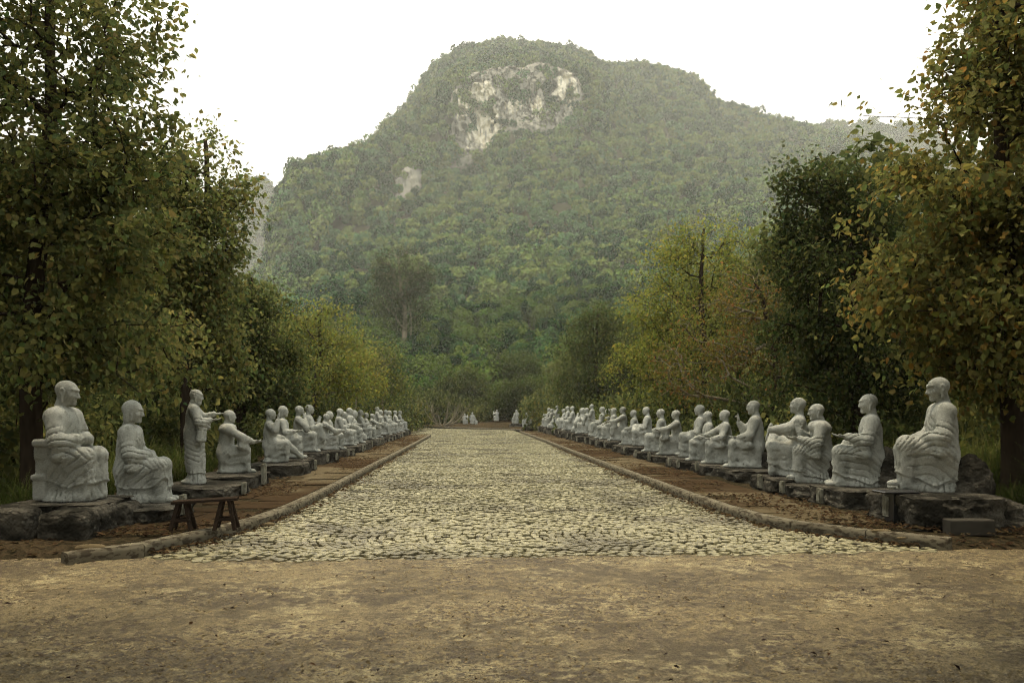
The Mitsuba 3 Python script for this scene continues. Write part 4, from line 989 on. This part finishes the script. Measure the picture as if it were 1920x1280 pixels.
tree(k, [foot(352, Z), at(350, 700, Z), at(362, 520, Z), at(385, 380, Z), at(383, 262, Z)], .16,
     [B(383, 300, 42, 62, Z, .6), B(372, 380, 90, 70, Z), B(418, 405, 38, 55, Z, .6), B(345, 470, 110, 80, Z), B(405, 520, 55, 65, Z), B(330, 580, 90, 80, Z + .5), B(300, 360, 60, 70, Z), B(400, 640, 50, 60, Z), B(330, 680, 60, 50, Z + .5), B(410, 700, 50, 50, Z + .5)], 760, 20, .125, OLIVE, extra=6, seed=2, spread=.30)
k = thing('leafy_tree', 'dark olive tree with a thick reddish trunk behind the monk with outstretched hands', 'tree')
Z = 25.0
tree(k, [foot(452, Z), at(450, 740, Z), at(455, 650, Z), at(470, 560, Z), at(474, 520, Z)], .22,
     [B(470, 560, 50, 50, Z), B(500, 630, 60, 70, Z), B(435, 620, 60, 70, Z), B(470, 690, 80, 60, Z), B(530, 690, 40, 60, Z), B(500, 730, 60, 40, Z), B(420, 720, 50, 40, Z)], 620, 22, .125, OLIVE[:3] + DARK, seed=3, spread=.34)
k = thing('leafy_tree', 'round crowned yellow green tree in the middle of the left side', 'tree')
Z = 37.0
tree(k, [foot(585, Z), at(588, 720, Z), at(600, 650, Z), at(602, 595, Z)], .17,
     [B(605, 615, 60, 38, Z), B(560, 640, 50, 45, Z), B(645, 650, 40, 45, Z), B(600, 690, 75, 60, Z), B(545, 710, 50, 55, Z), B(655, 710, 35, 45, Z)], 520, 22, .15, LIME + OLIVE[:2], tpl='oval', seed=4, spread=.42)
k = thing('leafy_tree', 'thin trunked yellowing tree behind the middle of the left statue row', 'tree')
Z = 47.0
tree(k, [foot(664, Z), at(668, 740, Z), at(676, 690, Z), at(672, 655, Z)], .07,
     [B(672, 672, 26, 26, Z), B(655, 700, 28, 26, Z), B(692, 705, 22, 28, Z)], 170, 24, .16, LIME + GOLD[:2], tpl='oval', seed=5, spread=.45, bark='pale_bark')
k = thing('young_tree', 'slender young tree with a pale forked trunk near the far end of the left row', 'tree')
Z = 58.0
tree(k, [foot(717, Z), at(717, 762, Z), at(722, 725, Z), at(724, 680, Z)], .09,
     [B(724, 672, 26, 26, Z), B(704, 700, 24, 26, Z), B(746, 705, 24, 28, Z), B(724, 725, 32, 20, Z)], 190, 22, .17, LIME[1:] + DARK, tpl='oval', seed=6, spread=.5, bark='pale_bark', tip_r=.010)
# ---- the far end
k = thing('leafy_tree', 'dark round tree behind the far statues at the end of the road', 'tree')
Z = 112.0
tree(k, [foot(868, Z, .4), at(868, 765, Z), at(868, 745, Z), at(870, 722, Z)], .22,
     [B(872, 722, 36, 26, Z), B(845, 742, 26, 26, Z), B(900, 745, 26, 26, Z), B(874, 760, 44, 20, Z)], 560, 32, .30, DARK, tpl='oval', seed=7, spread=.9)
k = thing('spreading_tree', 'low umbrella shaped tree over the statues at the far right end of the road', 'tree')
Z = 104.0
tree(k, [foot(962, Z, .3), at(968, 765, Z), at(978, 745, Z), at(985, 732, Z)], .22,
     [B(985, 732, 44, 16, Z), B(950, 750, 26, 14, Z), B(1020, 752, 26, 16, Z), B(985, 757, 44, 16, Z)], 560, 32, .27, [(.075, .098, .03)] + DARK[:2], tpl='oval', seed=8, spread=.8)
k = thing('leafy_tree', 'lighter rounded tree behind the low umbrella shaped one', 'tree')
Z = 124.0
tree(k, [foot(972, Z, .4), at(972, 755, Z), at(972, 720, Z), at(972, 695, Z)], .22,
     [B(970, 692, 40, 26, Z), B(945, 715, 26, 22, Z), B(1000, 715, 30, 24, Z)], 520, 30, .32, [(.085, .108, .034), (.065, .088, .03)], tpl='oval', seed=9, spread=1.0)
k = thing('bare_shrub', 'leafless shrub with pale upright branches at the far end of the road', 'shrub')
Z = 96.0; r = seeded('bare shrub'); tb = []
for i in range(16):
    a = r.uniform(-1, 1); hgt = r.uniform(1.2, 3.6) * (1 - .3 * abs(a))
    p0 = foot(829 + a * 5, Z, .2); p2 = p0 + [a * 2.6 + r.normal() * .3, r.normal() * .8, hgt]; pm = (p0 + p2) / 2 + [a * .5, 0, -.25]
    c = curve(np.array([p0, pm, p2]), .3); tb.append(tube(c, np.linspace(.06, .015, len(c)), 5))
    for j in range(3):
        q0 = c[int(len(c) * r.uniform(.35, .9))]; tb.append(tube(np.array([q0, q0 + r.normal(size=3) * .25 + [a * .3, 0, .5], q0 + r.normal(size=3) * .3 + [a * .6, 0, 1.0]]), [.025, .016, .008], 4))
scene[k + '__stems'] = mikit.ply(join(tb), 'pale_bark', smooth=True)
k = thing('tall_tree', 'tall dark tree with pale forked trunks on the lower mountain slope', 'tree')
Z = 176.0
tree(k, [at(757, 650, Z), at(759, 590, Z), at(752, 545, Z), at(748, 490, Z)], .12,
     [B(748, 486, 34, 20, Z), B(722, 512, 24, 24, Z), B(780, 512, 26, 26, Z), B(765, 605, 26, 16, Z), B(735, 590, 24, 18, Z), B(752, 535, 48, 26, Z), B(790, 560, 24, 30, Z), B(722, 560, 26, 26, Z), B(760, 575, 40, 22, Z), B(800, 520, 18, 20, Z)], 640, 22, .42, [(.05, .066, .026), (.066, .08, .03), (.04, .052, .022)], tpl='oval', seed=10, spread=1.2, bark='pale_bark', tip_r=.03)
scene[k + '__trunk_001'] = mikit.ply(tube(curve(np.array([at(768, 652, Z - 1), at(771, 600, Z - 1), at(762, 550, Z), at(768, 510, Z)]), .5), .10, 6), 'pale_bark', smooth=True)
# ---- right of the road
k = thing('leafy_tree', 'dark bushy tree left of the tall yellow green one on the right side', 'tree')
Z = 60.0
tree(k, [foot(1118, Z), at(1118, 720, Z), at(1118, 640, Z), at(1122, 590, Z)], .2,
     [B(1120, 605, 38, 34, Z), B(1090, 640, 36, 40, Z), B(1150, 640, 34, 46, Z), B(1110, 690, 56, 50, Z), B(1080, 730, 40, 36, Z), B(1160, 720, 40, 44, Z)], 640, 22, .20, DARK, tpl='oval', seed=11, spread=.6)
k = thing('leafy_tree', 'tall yellow green tree rising highest in the middle of the right side', 'tree')
Z = 33.0
tree(k, [foot(1325, Z), at(1322, 700, Z), at(1316, 560, Z), at(1318, 430, Z)], .18,
     [B(1322, 450, 48, 36, Z, 1.0), B(1255, 470, 42, 34, Z, .9), B(1380, 490, 36, 46, Z), B(1300, 510, 85, 50, Z), B(1225, 590, 48, 60, Z), B(1300, 600, 90, 70, Z), B(1240, 680, 70, 60, Z), B(1180, 680, 40, 40, Z), B(1310, 700, 80, 60, Z)], 900, 22, .135, LIME, tpl='oval', seed=12, spread=.40)
k = thing('leafy_tree', 'thinning brownish tree with many bare pale twigs in front of the tall yellow green one', 'tree')
Z = 23.5
tree(k, [foot(1455, Z), at(1454, 790, Z), at(1458, 700, Z), at(1440, 610, Z), at(1415, 530, Z)], .15,
     [B(1400, 560, 60, 60, Z), B(1345, 620, 75, 60, Z), B(1425, 650, 60, 70, Z), B(1300, 690, 80, 55, Z, 1.0), B(1380, 720, 80, 50, Z, .9), B(1450, 560, 36, 60, Z)], 620, 13, .10, RUST, tpl='oval', seed=13, spread=.30, bark='pale_bark', bare=.25, tip_r=.007, shell=.3)
scene[k + '__trunk']['bsdf'] = ref('bark')
k = thing('leafy_tree', 'dark green tree with a straight black trunk between the golden tree and the brownish one', 'tree')
Z = 18.2
tree(k, [foot(1607, Z), at(1606, 720, Z), at(1604, 600, Z), at(1592, 450, Z), at(1570, 330, Z)], .14,
     [B(1555, 345, 36, 40, Z, .6), B(1486, 345, 30, 24, Z, .45), B(1540, 430, 75, 60, Z), B(1600, 420, 60, 80, Z), B(1500, 520, 70, 70, Z), B(1590, 560, 90, 80, Z), B(1510, 640, 75, 60, Z), B(1600, 680, 100, 60, Z), B(1680, 600, 60, 90, Z), B(1550, 730, 110, 50, Z + .5), B(1670, 720, 70, 60, Z + .6)], 1150, 22, .105, DARK, seed=14, spread=.27)
k = thing('leafy_tree', 'large golden leaved tree overhanging the right edge', 'tree')
Z = 13.0
tree(k, [foot(1900, Z), at(1900, 700, Z), at(1890, 480, Z), at(1870, 250, Z), at(1865, -40, Z)], .16,
     [B(1920, 50, 120, 150, Z), B(1840, 165, 85, 75, Z, .9), B(1770, 245, 95, 60, Z, 1.0), B(1690, 228, 70, 34, Z, .5), B(1800, 205, 75, 50, Z, .7), B(1860, 90, 70, 70, Z, .8), B(1740, 300, 70, 50, Z, .7), B(1840, 330, 150, 110, Z), B(1720, 400, 90, 90, Z, 1.0), B(1850, 480, 150, 120, Z), B(1710, 540, 90, 70, Z, .9),
      B(1850, 620, 130, 90, Z), B(1760, 670, 60, 60, Z, .5), B(2050, 250, 150, 330, Z), B(2010, -150, 200, 130, Z), B(2020, 600, 120, 130, Z), B(1860, 710, 80, 50, Z + .4, .7), B(1890, 600, 80, 70, Z - .9, .6), B(1895, 690, 55, 50, Z - .7, .45)], 1600, 20, .118, GOLD + OLIVE[:2], extra=9, seed=15, spread=.30)
# ---- added beside and behind the camera so that unseen crowns darken the square
for i, (x, y, w) in enumerate(((-8.6, 3.0, 'on the left'), (8.8, 3.0, 'on the right'), (-6.2, -5.5, 'behind on the left'), (6.0, -5.0, 'behind on the right'), (0.3, -8.0, 'right behind the viewer'))):
    k = thing('leafy_tree', f'broad shade tree outside the picture, {w} of the square' if i < 2 else f'broad shade tree outside the picture, {w}', 'tree')
    z = 6.6
    tree(k, [(x, y, 0), (x, y, 3), (x * .95, y, 6), (x * .92, y, 8.5)], .24, [((x * .88, y, z), (3.6, 3.4, 2.2)), ((x * .58, y - 1.0, z + .3), (3.8, 3.6, 1.7)), ((x, y + 1.2, z + 1.8), (3.4, 3.2, 2.2))] + ([((x * .5, 4.3, z + 1.2), (3.4, 2.6, 1.4))] if i < 2 else []),
         1100, 20, .34, (OLIVE, GOLD)[i % 2], tpl='oval', seed=16 + i, spread=.6)
# ================================================================== undergrowth, grass, litter
def bush(seed, n, leaf, pal, flat=.8):
    r = np.random.default_rng(seed)
    c = r.normal(size=(14, 3)) * [.42, .42, .28] + [0, 0, .45]; k = r.integers(0, 14, n)
    p = c[k] + unit(r.normal(size=(n, 3))) * r.uniform(.1, .42, n)[:, None]; p[:, 2] = np.abs(p[:, 2])
    x, y, z = frames(unit(r.normal(size=(n, 3)) * .8 + unit(p - [0, 0, .3]) * .5 - [0, 0, .3]), unit(r.normal(size=(n, 3)) * .5 + [0, 0, .8] + p * .4))
    v, f = scatter(OVAL, OVAL_F, p, x, y, z, leaf * r.uniform(.6, 1.3, n))
    col = np.asarray(pal)[r.integers(0, len(pal), n)] * r.uniform(.7, 1.25, (n, 1))
    return v, f, np.repeat(col, 4, 0)
for i, (n, leaf, pal) in enumerate(((900, .13, DARK), (900, .12, OLIVE), (1100, .10, DARK + OLIVE[:1]), (900, .13, RUST[3:] + DARK))):
    v, f, c = bush(400 + i, n, leaf, pal); scene[f'bush_kind_{i}'] = {'type': 'shapegroup', 'leaves': mikit.ply((v, f), 'leaf', color=c)}
for i, pal in enumerate((DARK, OLIVE, DARK[:2] + OLIVE[:2])):
    r_ = np.random.default_rng(430 + i)
    v, f, c = crown(440 + i, 12, 1500, .09, np.mean(pal, 0)); scene[f'wood_kind_{i}'] = {'type': 'shapegroup', 'leaves': mikit.ply((v, f), 'leaf', color=c)}
r = seeded('undergrowth'); n = 0
def put_copy(name, kinds, q, s, sz=1.0):
    global n
    n += 1
    scene[f'{name}__{n:03d}'] = {'type': 'instance', 'g': ref(kinds[int(r.integers(len(kinds)))]),
        'to_world': T().translate(np.asarray(q, float).tolist()).rotate([0, 0, 1], float(r.uniform(0, 360))).scale([s, s, s * sz])}
for side in (-1, 1):
    for _ in range(330):
        y = 12.5 + 90 * r.random() ** 1.3; x = side * (8.3 + (2.8 if side > 0 else 1.6) * (y < 17) + r.exponential(2.2)) + .4
        s = r.uniform(.6, 1.5) * (1 + .012 * y)
        put_copy('undergrowth', [f'bush_kind_{i}' for i in range(4)], (x, y, TOP - .1), s, r.uniform(.9, 1.6))
for _ in range(120):
    px = r.uniform(690, 1090); y = r.uniform(107, 118); q = ground(px, HORIZON + 20); p = foot(px, y, .6)
    put_copy('undergrowth', ['bush_kind_0', 'bush_kind_1', 'bush_kind_2'], p, r.uniform(1.6, 3.6), 1.2)
labels['undergrowth'] = {'kind': 'stuff', 'label': 'dark leafy undergrowth filling the space under the trees', 'category': 'undergrowth'}
n = 0
for side in (-1, 1):
    for _ in range(210):
        y = 13 + 100 * r.random(); x = side * (13.5 + r.exponential(7.0)); s = r.uniform(2.2, 3.8)
        put_copy('background_and_added_wood', [f'wood_kind_{i}' for i in range(3)], (x, y, r.uniform(1.2, 7.0)), s, 1.2)
for side in (-1, 1):
    for _ in range(170):                    # tall wood added where nearer trees hide it, to block side skylight
        y = 12 + 34 * r.random(); x = side * (16 + 14 * r.random()); z_, s_ = r.uniform(3, 12.5), r.uniform(2.6, 4.0); q = np.array([x, y, z_ + s_ * 1.3]) - EYE
        if HORIZON - F * q[2] / (q @ FWD) < 345 and -200 < 960 + F * (q @ RGT) / (q @ FWD) < 2250: continue
        put_copy('background_and_added_wood', [f'wood_kind_{i}' for i in range(3)], (x, y, z_), s_, 1.2)
    for _ in range(46):                     # and unseen crowns added round the square to darken its corners
        y = r.uniform(-6, 8.2); x = side * r.uniform(8.6, 13.5) + .6; put_copy('background_and_added_wood', [f'wood_kind_{i}' for i in range(3)], (x, y, r.uniform(1.2, 7.5)), r.uniform(2.0, 2.7), 1.2)
labels['background_and_added_wood'] = {'kind': 'stuff', 'label': 'dense wood behind the roadside trees, with unseen crowns added to deepen the shade', 'category': 'wood'}

def tuft(seed, n, L, pal):
    r = np.random.default_rng(seed); vs, fs, cs = [], [], []
    for i in range(n):
        a, l = r.uniform(0, 2 * PI), L * r.uniform(.5, 1.15); b = np.array([math.cos(a), math.sin(a), 0]); root = np.array([*r.normal(size=2) * .07, 0]); bend = r.uniform(.25, .95)
        t = np.array([0, .35, .7, 1.0]); c = root + b * (bend * l * t ** 2)[:, None] * .8 + np.array([0, 0, 1]) * (l * (t - .42 * bend * t ** 2.4))[:, None]
        w = np.cross(b, [0, 0, 1]) * .0085
        v = np.vstack([c - w * np.array([1, .9, .6, .05])[:, None], c + w * np.array([1, .9, .6, .05])[:, None]])
        vs.append((v, np.array([[k, k + 4, k + 5, k + 1] for k in range(3)]))); cs.append(np.repeat([np.asarray(pal)[r.integers(len(pal))] * r.uniform(.7, 1.3)], 8, 0))
    v, f = join(vs); return v, f, np.vstack(cs)
GREEN_GRASS = [(.12, .15, .035), (.085, .12, .03), (.17, .17, .06), (.10, .12, .035)]
for i, (m, L) in enumerate(((70, .75), (90, .5), (60, 1.0))):
    v, f, c = tuft(500 + i, m, L, GREEN_GRASS); scene[f'grass_kind_{i}'] = {'type': 'shapegroup', 'blades': mikit.ply((v, f), 'leaf', color=c)}
n = 0
def tall_grass(cx, cy, sx, sy, m, s0, s1):
    for _ in range(m):
        x, y = cx + r.normal() * sx, cy + r.normal() * sy
        if (x < -6.2 or x > 7.7): put_copy('grass', ['grass_kind_0', 'grass_kind_1', 'grass_kind_2'], (x, y, TOP - .06 + max(0, abs(x) - 8) * .01), r.uniform(s0, s1))
tall_grass(9.6, 14.2, 1.0, 1.6, 260, .8, 1.5)
tall_grass(11.5, 15.5, 1.6, 1.6, 200, .9, 1.5)
tall_grass(-7.6, 18.8, .8, 1.3, 160, .8, 1.4)
tall_grass(-8.2, 14.5, 1.2, 1.4, 90, .5, .9)
for side in (-1, 1):
    for _ in range(420): 
        y = 11 + 70 * r.random() ** 1.4; tall_grass(side * (7.3 + r.exponential(1.4)) + .6, y, .3, .3, 1, .35, .8)
labels['grass'] = {'kind': 'stuff', 'label': 'tall green grass and weeds on the verges behind the statues', 'category': 'grass'}

# ---- fallen leaves, chips and crumbs
r = seeded('litter')
def litter(m, xy, z, size, pal, name, lab, cat, up=.25):
    p = np.c_[xy, z + r.uniform(.002, .02, m)]; a = r.uniform(0, 2 * PI, m)
    d = np.stack([np.cos(a), np.sin(a), r.normal(size=m) * up], -1); x, y, zz = frames(d, unit(r.normal(size=(m, 3)) * up + [0, 0, 1]))
    v, f = scatter(OVAL * [1, 1, 2.2], OVAL_F, p, x, y, zz, size * r.uniform(.5, 1.2, m))
    col = np.asarray(pal)[r.integers(0, len(pal), m)] * r.uniform(.6, 1.3, (m, 1))
    scene[name] = mikit.ply((v, f), 'leaf', color=np.repeat(col, 4, 0)); labels[name] = {'kind': 'stuff', 'label': lab, 'category': cat}
BROWN = [(.110, .068, .038), (.072, .046, .028), (.140, .098, .052), (.052, .038, .025), (.11, .088, .048)]
xs, zs = [], []
for side, X in ((-1, XL), (1, XR)):
    m = 9000; y = 10 + 50 * r.random(m) ** 1.8; off = np.where(r.random(m) < .3, r.uniform(.2, 1.4, m), 1.2 + r.exponential(1.3, m))
    dens = meshkit.noise(np.c_[off, y * .6, y * 0 + side], 6); k = dens > .38
    xs.append(np.c_[X(y[k]) + side * off[k], y[k]]); zs.append(np.full(k.sum(), TOP) - .015 * (off[k] > 1.45))
    m = 900; y = 9.4 + 30 * r.random(m) ** 1.6; xs.append(np.c_[X(y) - side * (r.exponential(.10, m) + .03), y]); zs.append(np.full(m, .012))
    m = 2600; y = np.where(side < 0, r.uniform(8.3, 12.5, m), r.uniform(8.6, 13, m)); xs.append(np.c_[side * r.uniform(4.6 if side < 0 else 5.9, 11, m), y]); zs.append(TOP - .02 - .22 * np.clip(1 - (y - (8.75 if side < 0 else 9.05)) / .8, 0, 1) ** 1.5)
xy = np.vstack(xs); litter(len(xy), xy, np.concatenate(zs), .085, BROWN, 'fallen_leaves', 'dry brown fallen leaves littering the pavements and verges', 'leaves')
m = 260; y = 4.6 + 4.3 * r.random(m) ** .8; xy = np.c_[r.uniform(-1, 1, m) * (.64 * y) + .05 * y, y]
litter(m, xy, np.full(m, .022), .045, [(.03, .02, .015), (.05, .035, .02), (.35, .31, .22), (.10, .06, .03)], 'twigs_and_chips', 'scattered dark leaves and pale chips on the bare earth', 'litter', .15)
m = 14000; y = 4.5 + 4.5 * r.random(m); xy = np.c_[r.uniform(-1, 1, m) * (.66 * y) + .05 * y, y]
peb = trimesh.convex.convex_hull(np.array([[1, 0, 0], [-1, 0, 0], [0, 1, 0], [0, -1, 0], [0, 0, 1], [0, 0, -1.0]])); pv = np.asarray(peb.vertices) * [1, .8, .55]
k = meshkit.noise(np.c_[xy * [.8, 1.6], xy[:, :1] * 0], 8) > .42; xy = xy[k]; m = len(xy)
a = r.uniform(0, 2 * PI, m); d = np.c_[np.cos(a), np.sin(a), a * 0]; fx, fy, fz = frames(d, np.tile([0, 0, 1.0], (m, 1)))
scene['pebble'] = {'type': 'diffuse', 'reflectance': VCOL}
GZI = np.stack([np.interp(xy[:, 0], gx, np.arange(len(gx))), np.interp(xy[:, 1], gy, np.arange(len(gy)))])
from scipy.ndimage import map_coordinates
v, f = scatter(pv, np.asarray(peb.faces), np.c_[xy, map_coordinates(GZ, GZI, order=1) + .001], fx, fy, fz, r.lognormal(math.log(.0058), .5, m))
scene['gravel'] = mikit.ply((v, f), 'pebble', color=np.repeat(np.array([.22, .175, .10]) * r.uniform(.35, 1.7, (m, 1)), len(pv), 0))
labels['gravel'] = {'kind': 'stuff', 'label': 'fine gravel and crumbs on the trampled earth', 'category': 'gravel'}

# ================================================================== things beside the road
scene['old_wood'] = {'type': 'twosided', 'b': {'type': 'diffuse', 'reflectance': mikit.proc(lambda p, n, uv: mikit.mix((.055, .040, .030), (.022, .017, .014), fb(p.x * 6, p.y * 40, p.z * 12, 3)))}}
scene['black_stone'] = {'type': 'twosided', 'b': {'type': 'principled', 'base_color': rgb(.022, .022, .022), 'roughness': .35}}
scene['grey_stone'] = {'type': 'twosided', 'b': {'type': 'bumpmap', 'arbitrary': mikit.proc(lambda p, n, uv: fb(p.x * 30, p.y * 30, p.z * 30, 3), .004), 'scale': .006,
    'b': {'type': 'diffuse', 'reflectance': mikit.proc(lambda p, n, uv: mikit.mix((.095, .090, .078), (.045, .042, .035), fb(p.x * 5, p.y * 5, p.z * 5, 4)))}}}
scene['old_brick'] = {'type': 'twosided', 'b': {'type': 'diffuse', 'reflectance': mikit.proc(lambda p, n, uv: mikit.mix((.30, .20, .12), (.20, .13, .08), fb(p.x * 9, p.y * 9, p.z * 20, 3)))}}
def bar(a, b, w, h):
    """A squared timber from a to b with slightly broken edges."""
    a, b = np.asarray(a, float), np.asarray(b, float); d = unit(b - a); s = unit(np.cross(d, [0, 0, 1.0] if abs(d[2]) < .9 else [0, 1.0, 0])); u = np.cross(s, d); c = .12 * min(w, h)
    ring = [(w / 2 - c, -h / 2), (w / 2, -h / 2 + c), (w / 2, h / 2 - c), (w / 2 - c, h / 2), (-w / 2 + c, h / 2), (-w / 2, h / 2 - c), (-w / 2, -h / 2 + c), (-w / 2 + c, -h / 2)]
    v = np.array([p + s * x + u * y for p in (a, b) for x, y in ring]); k = np.arange(8)
    v = np.vstack([v, a, b]); f = [[i, (i + 1) % 8, 8 + (i + 1) % 8] for i in k] + [[i, 8 + (i + 1) % 8, 8 + i] for i in k] + [[(i + 1) % 8, i, 16] for i in k] + [[8 + i, 8 + (i + 1) % 8, 17] for i in k]
    return v, np.array(f)
# the wooden bench: a plank on splayed legs, between the standing statue and the kerb
bk = thing('wooden_bench', 'rough dark wooden bench of one plank on splayed legs behind the left kerb', 'bench')
e0, e1 = ground(327, 993, TOP), ground(440, 990, TOP); ax = unit(e1 - e0); cr = np.array([-ax[1], ax[0], 0])
zt = TOP + .42
part(bk, 'seat', mikit.ply(bar(e0 + [0, 0, .35] - ax * .02, e1 + [0, 0, .385] + ax * .04, .24, .035), 'old_wood'))
for t in (.14, .86):
    c = e0 + (e1 - e0) * t
    for sa in (-1, 1):
        for sc in (-1, 1):
            top_, bot = c + ax * sa * .045 + cr * sc * .07, c + ax * sa * .125 + cr * sc * .15
            part(bk, 'leg', mikit.ply(bar(bot + [0, 0, -.005], top_ + [0, 0, .335 + .035 * t], .048, .042), 'old_wood'))
    for sc in (-1, 1):
        part(bk, 'stretcher', mikit.ply(bar(c - ax * .115 + cr * sc * .128 + [0, 0, .13], c + ax * .115 + cr * sc * .128 + [0, 0, .13], .03, .035), 'old_wood'))
# the low stone block at the right edge
def slab(lo, hi, bev=.012):
    lo, hi = np.asarray(lo, float), np.asarray(hi, float); return (lo + hi) / 2, (hi - lo)
def solid(c, size, rz=0., bev=.012, jit=0., r_=None):
    m = trimesh.creation.box(size); h = np.asarray(size) / 2
    import manifold3d as m3
    pts = np.array([[sx * (h[0] - bx), sy * (h[1] - by), sz * (h[2] - bz)] for sx in (-1, 1) for sy in (-1, 1) for sz in (-1, 1) for bx, by, bz in ((bev, bev, 0), (bev, 0, bev), (0, bev, bev))])
    if jit: pts = pts + r_.normal(size=pts.shape) * jit
    hull = trimesh.convex.convex_hull(pts); hull.apply_transform(trimesh.transformations.rotation_matrix(rz, [0, 0, 1])); hull.apply_translation(c)
    return hull
p0, p1 = ground(1783, 1003, .08), ground(1868, 1003, .08); d = p1 - p0
k = thing('stone_block', 'low dark squared stone block on the ground beside the nearest right boulder', 'block')
scene[k] = mikit.ply(solid((p0 + p1) / 2 + np.array([0, .10, .09]), (np.linalg.norm(d), .20, .20), math.atan2(d[1], d[0])), 'grey_stone'); 
# black polished shelf between the two nearest right boulders
k = thing('stone_shelf', 'black polished stone shelf on a dark slab between the two nearest right boulders', 'shelf')
q = ground(1688, 986, TOP - .04)
part(k, 'top', mikit.ply(solid(q + [0.0, .12, .455], (.50, .34, .03), .05), 'black_stone'))
part(k, 'support', mikit.ply(solid(q + [0.05, .16, .215], (.26, .22, .45), .05), 'black_stone'))
# brick stub seen between the two statues
k = thing('brick_stub', 'short stub of old tan brickwork behind the two nearest right statues', 'wall')
q = foot(1665, 14.8, TOP - .05); r = seeded('stub')
for row in range(9):
    for j in range(2):
        part(k, 'brick', mikit.ply(solid(q + [(j - .5) * .225 + (.05 if row % 2 else -.05), 0, .04 + row * .073], (.215, .11, .065), 0, .006, .002, r), 'old_brick'))
part(k, 'mortar', mikit.ply(solid(q + [0, 0, .32], (.44, .09, .64)), 'loam'))
# loose stones
scene['loose_rock'] = {'type': 'twosided', 'b': {'type': 'diffuse', 'reflectance': mikit.proc(lambda p, n, uv: mikit.mix((.19, .155, .095), (.09, .07, .042), fb(p.x * 12, p.y * 12, p.z * 15, 4)))}}
for px, py, sz, lab in ((1650, 1000, .13, 'flat tan stone lying before the dark shelf at the right kerb'), (170, 1032, .17, 'brown slab of stone leaning at the start of the left kerb'),
                        (60, 1110, .05, 'small dark stone on the earth at the left edge'), (1690, 1010, .07, 'small pale stone by the right kerb'), (505, 1010 - 26, .07, 'small pale stone by the bench')):
    q = ground(px, py, TOP - .04 if py < 1050 else 0); k = thing('loose_stone', lab, 'stone')
    v, f = boulder((0, 0, 0), (sz, sz * .6, sz * .30), 9, int(px), 14, .55, 2.6, False, -9); scene[k] = mikit.ply((v + q + [0, 0, sz * .16], f), 'loose_rock', smooth=35)

# ---- the far statues beyond the end of the road
FAR = [(872, 99, 1.30, A('rest', 'up'), dict(phase=.3), -30, 'distant stone figure with raised arm, left of the pair under the dark tree'),
       (886, 99, 1.42, A('lap', 'pray'), dict(phase=1.3, legs='wide', head=dict(bun=True)), -20, 'distant seated stone figure with a topknot, right of the pair under the dark tree'),
       (893, 98, .70, A('lap', 'lap'), dict(phase=2.0), 10, 'small stone child at the knee of the distant seated figure'),
       (931, 101, 1.40, A('up', 'reach'), dict(phase=.8, legs='step'), 20, 'single distant stone figure with a raised arm beside the dark trunk'),
       (967, 86, 1.46, A('lap', 'up'), dict(phase=1.8, legs='kneeup'), 40, 'stone monk lifting a fist overhead, beyond the end of the right row'),
       (984, 85, .80, A('lap', 'lap'), dict(phase=.2), 60, 'small stone child before the three monks beyond the right row'),
       (986.5, 86.5, 1.40, A('rest', 'lap'), dict(phase=1.0), 70, 'first of three close seated stone monks beyond the end of the right row'),
       (994, 86.5, 1.46, A('sleeve', 'sleeve'), dict(phase=2.0, legs='wide'), 70, 'middle of three close seated stone monks beyond the end of the right row'),
       (1003, 86, 1.50, A('rest', 'rest'), dict(phase=2.9), 75, 'last of three close seated stone monks beyond the end of the right row')]
for i, (px, Z, H, arms, o, hd, lab) in enumerate(FAR):
    key = thing('monk_statue', lab, 'statue', 'distant stone statues at the end of the road'); q = foot(px, Z, 0)
    top = {0: 775, 1: 773, 2: 786, 3: 768, 4: 768, 5: 786, 6: 773, 7: 770, 8: 768}[i]; z0 = 1.6 + (HORIZON - top) / F * Z - H
    monk(key, np.array([q[0], q[1], z0]), hd, H, 60, {'look': (0, 3, 0), **o, 'arms': arms})
for i, (px, Z, w, lab) in enumerate(((880, 99, 1.2, 'dark rock base under the distant pair below the dark tree'), (931, 101, .7, 'dark rock base under the single distant figure'),
                                     (967, 86, .75, 'dark rock base under the monk lifting a fist'), (994, 86.4, 1.25, 'long dark rock base under the three close distant monks'))):
    pk = thing('rock_pedestal', lab, 'pedestal', 'rock bases of the distant statues'); q = foot(px, Z, 0); zt_ = {0: .24, 1: .42, 2: .58, 3: .36}[i]
    scene[pk + '__rock'] = mikit.ply(boulder((q[0], q[1], -.1), (w, .6, zt_ + .25), zt_ + .02, i + 5, 12, .18, 4.0, True, -.35), 'rough_rock', smooth=40)
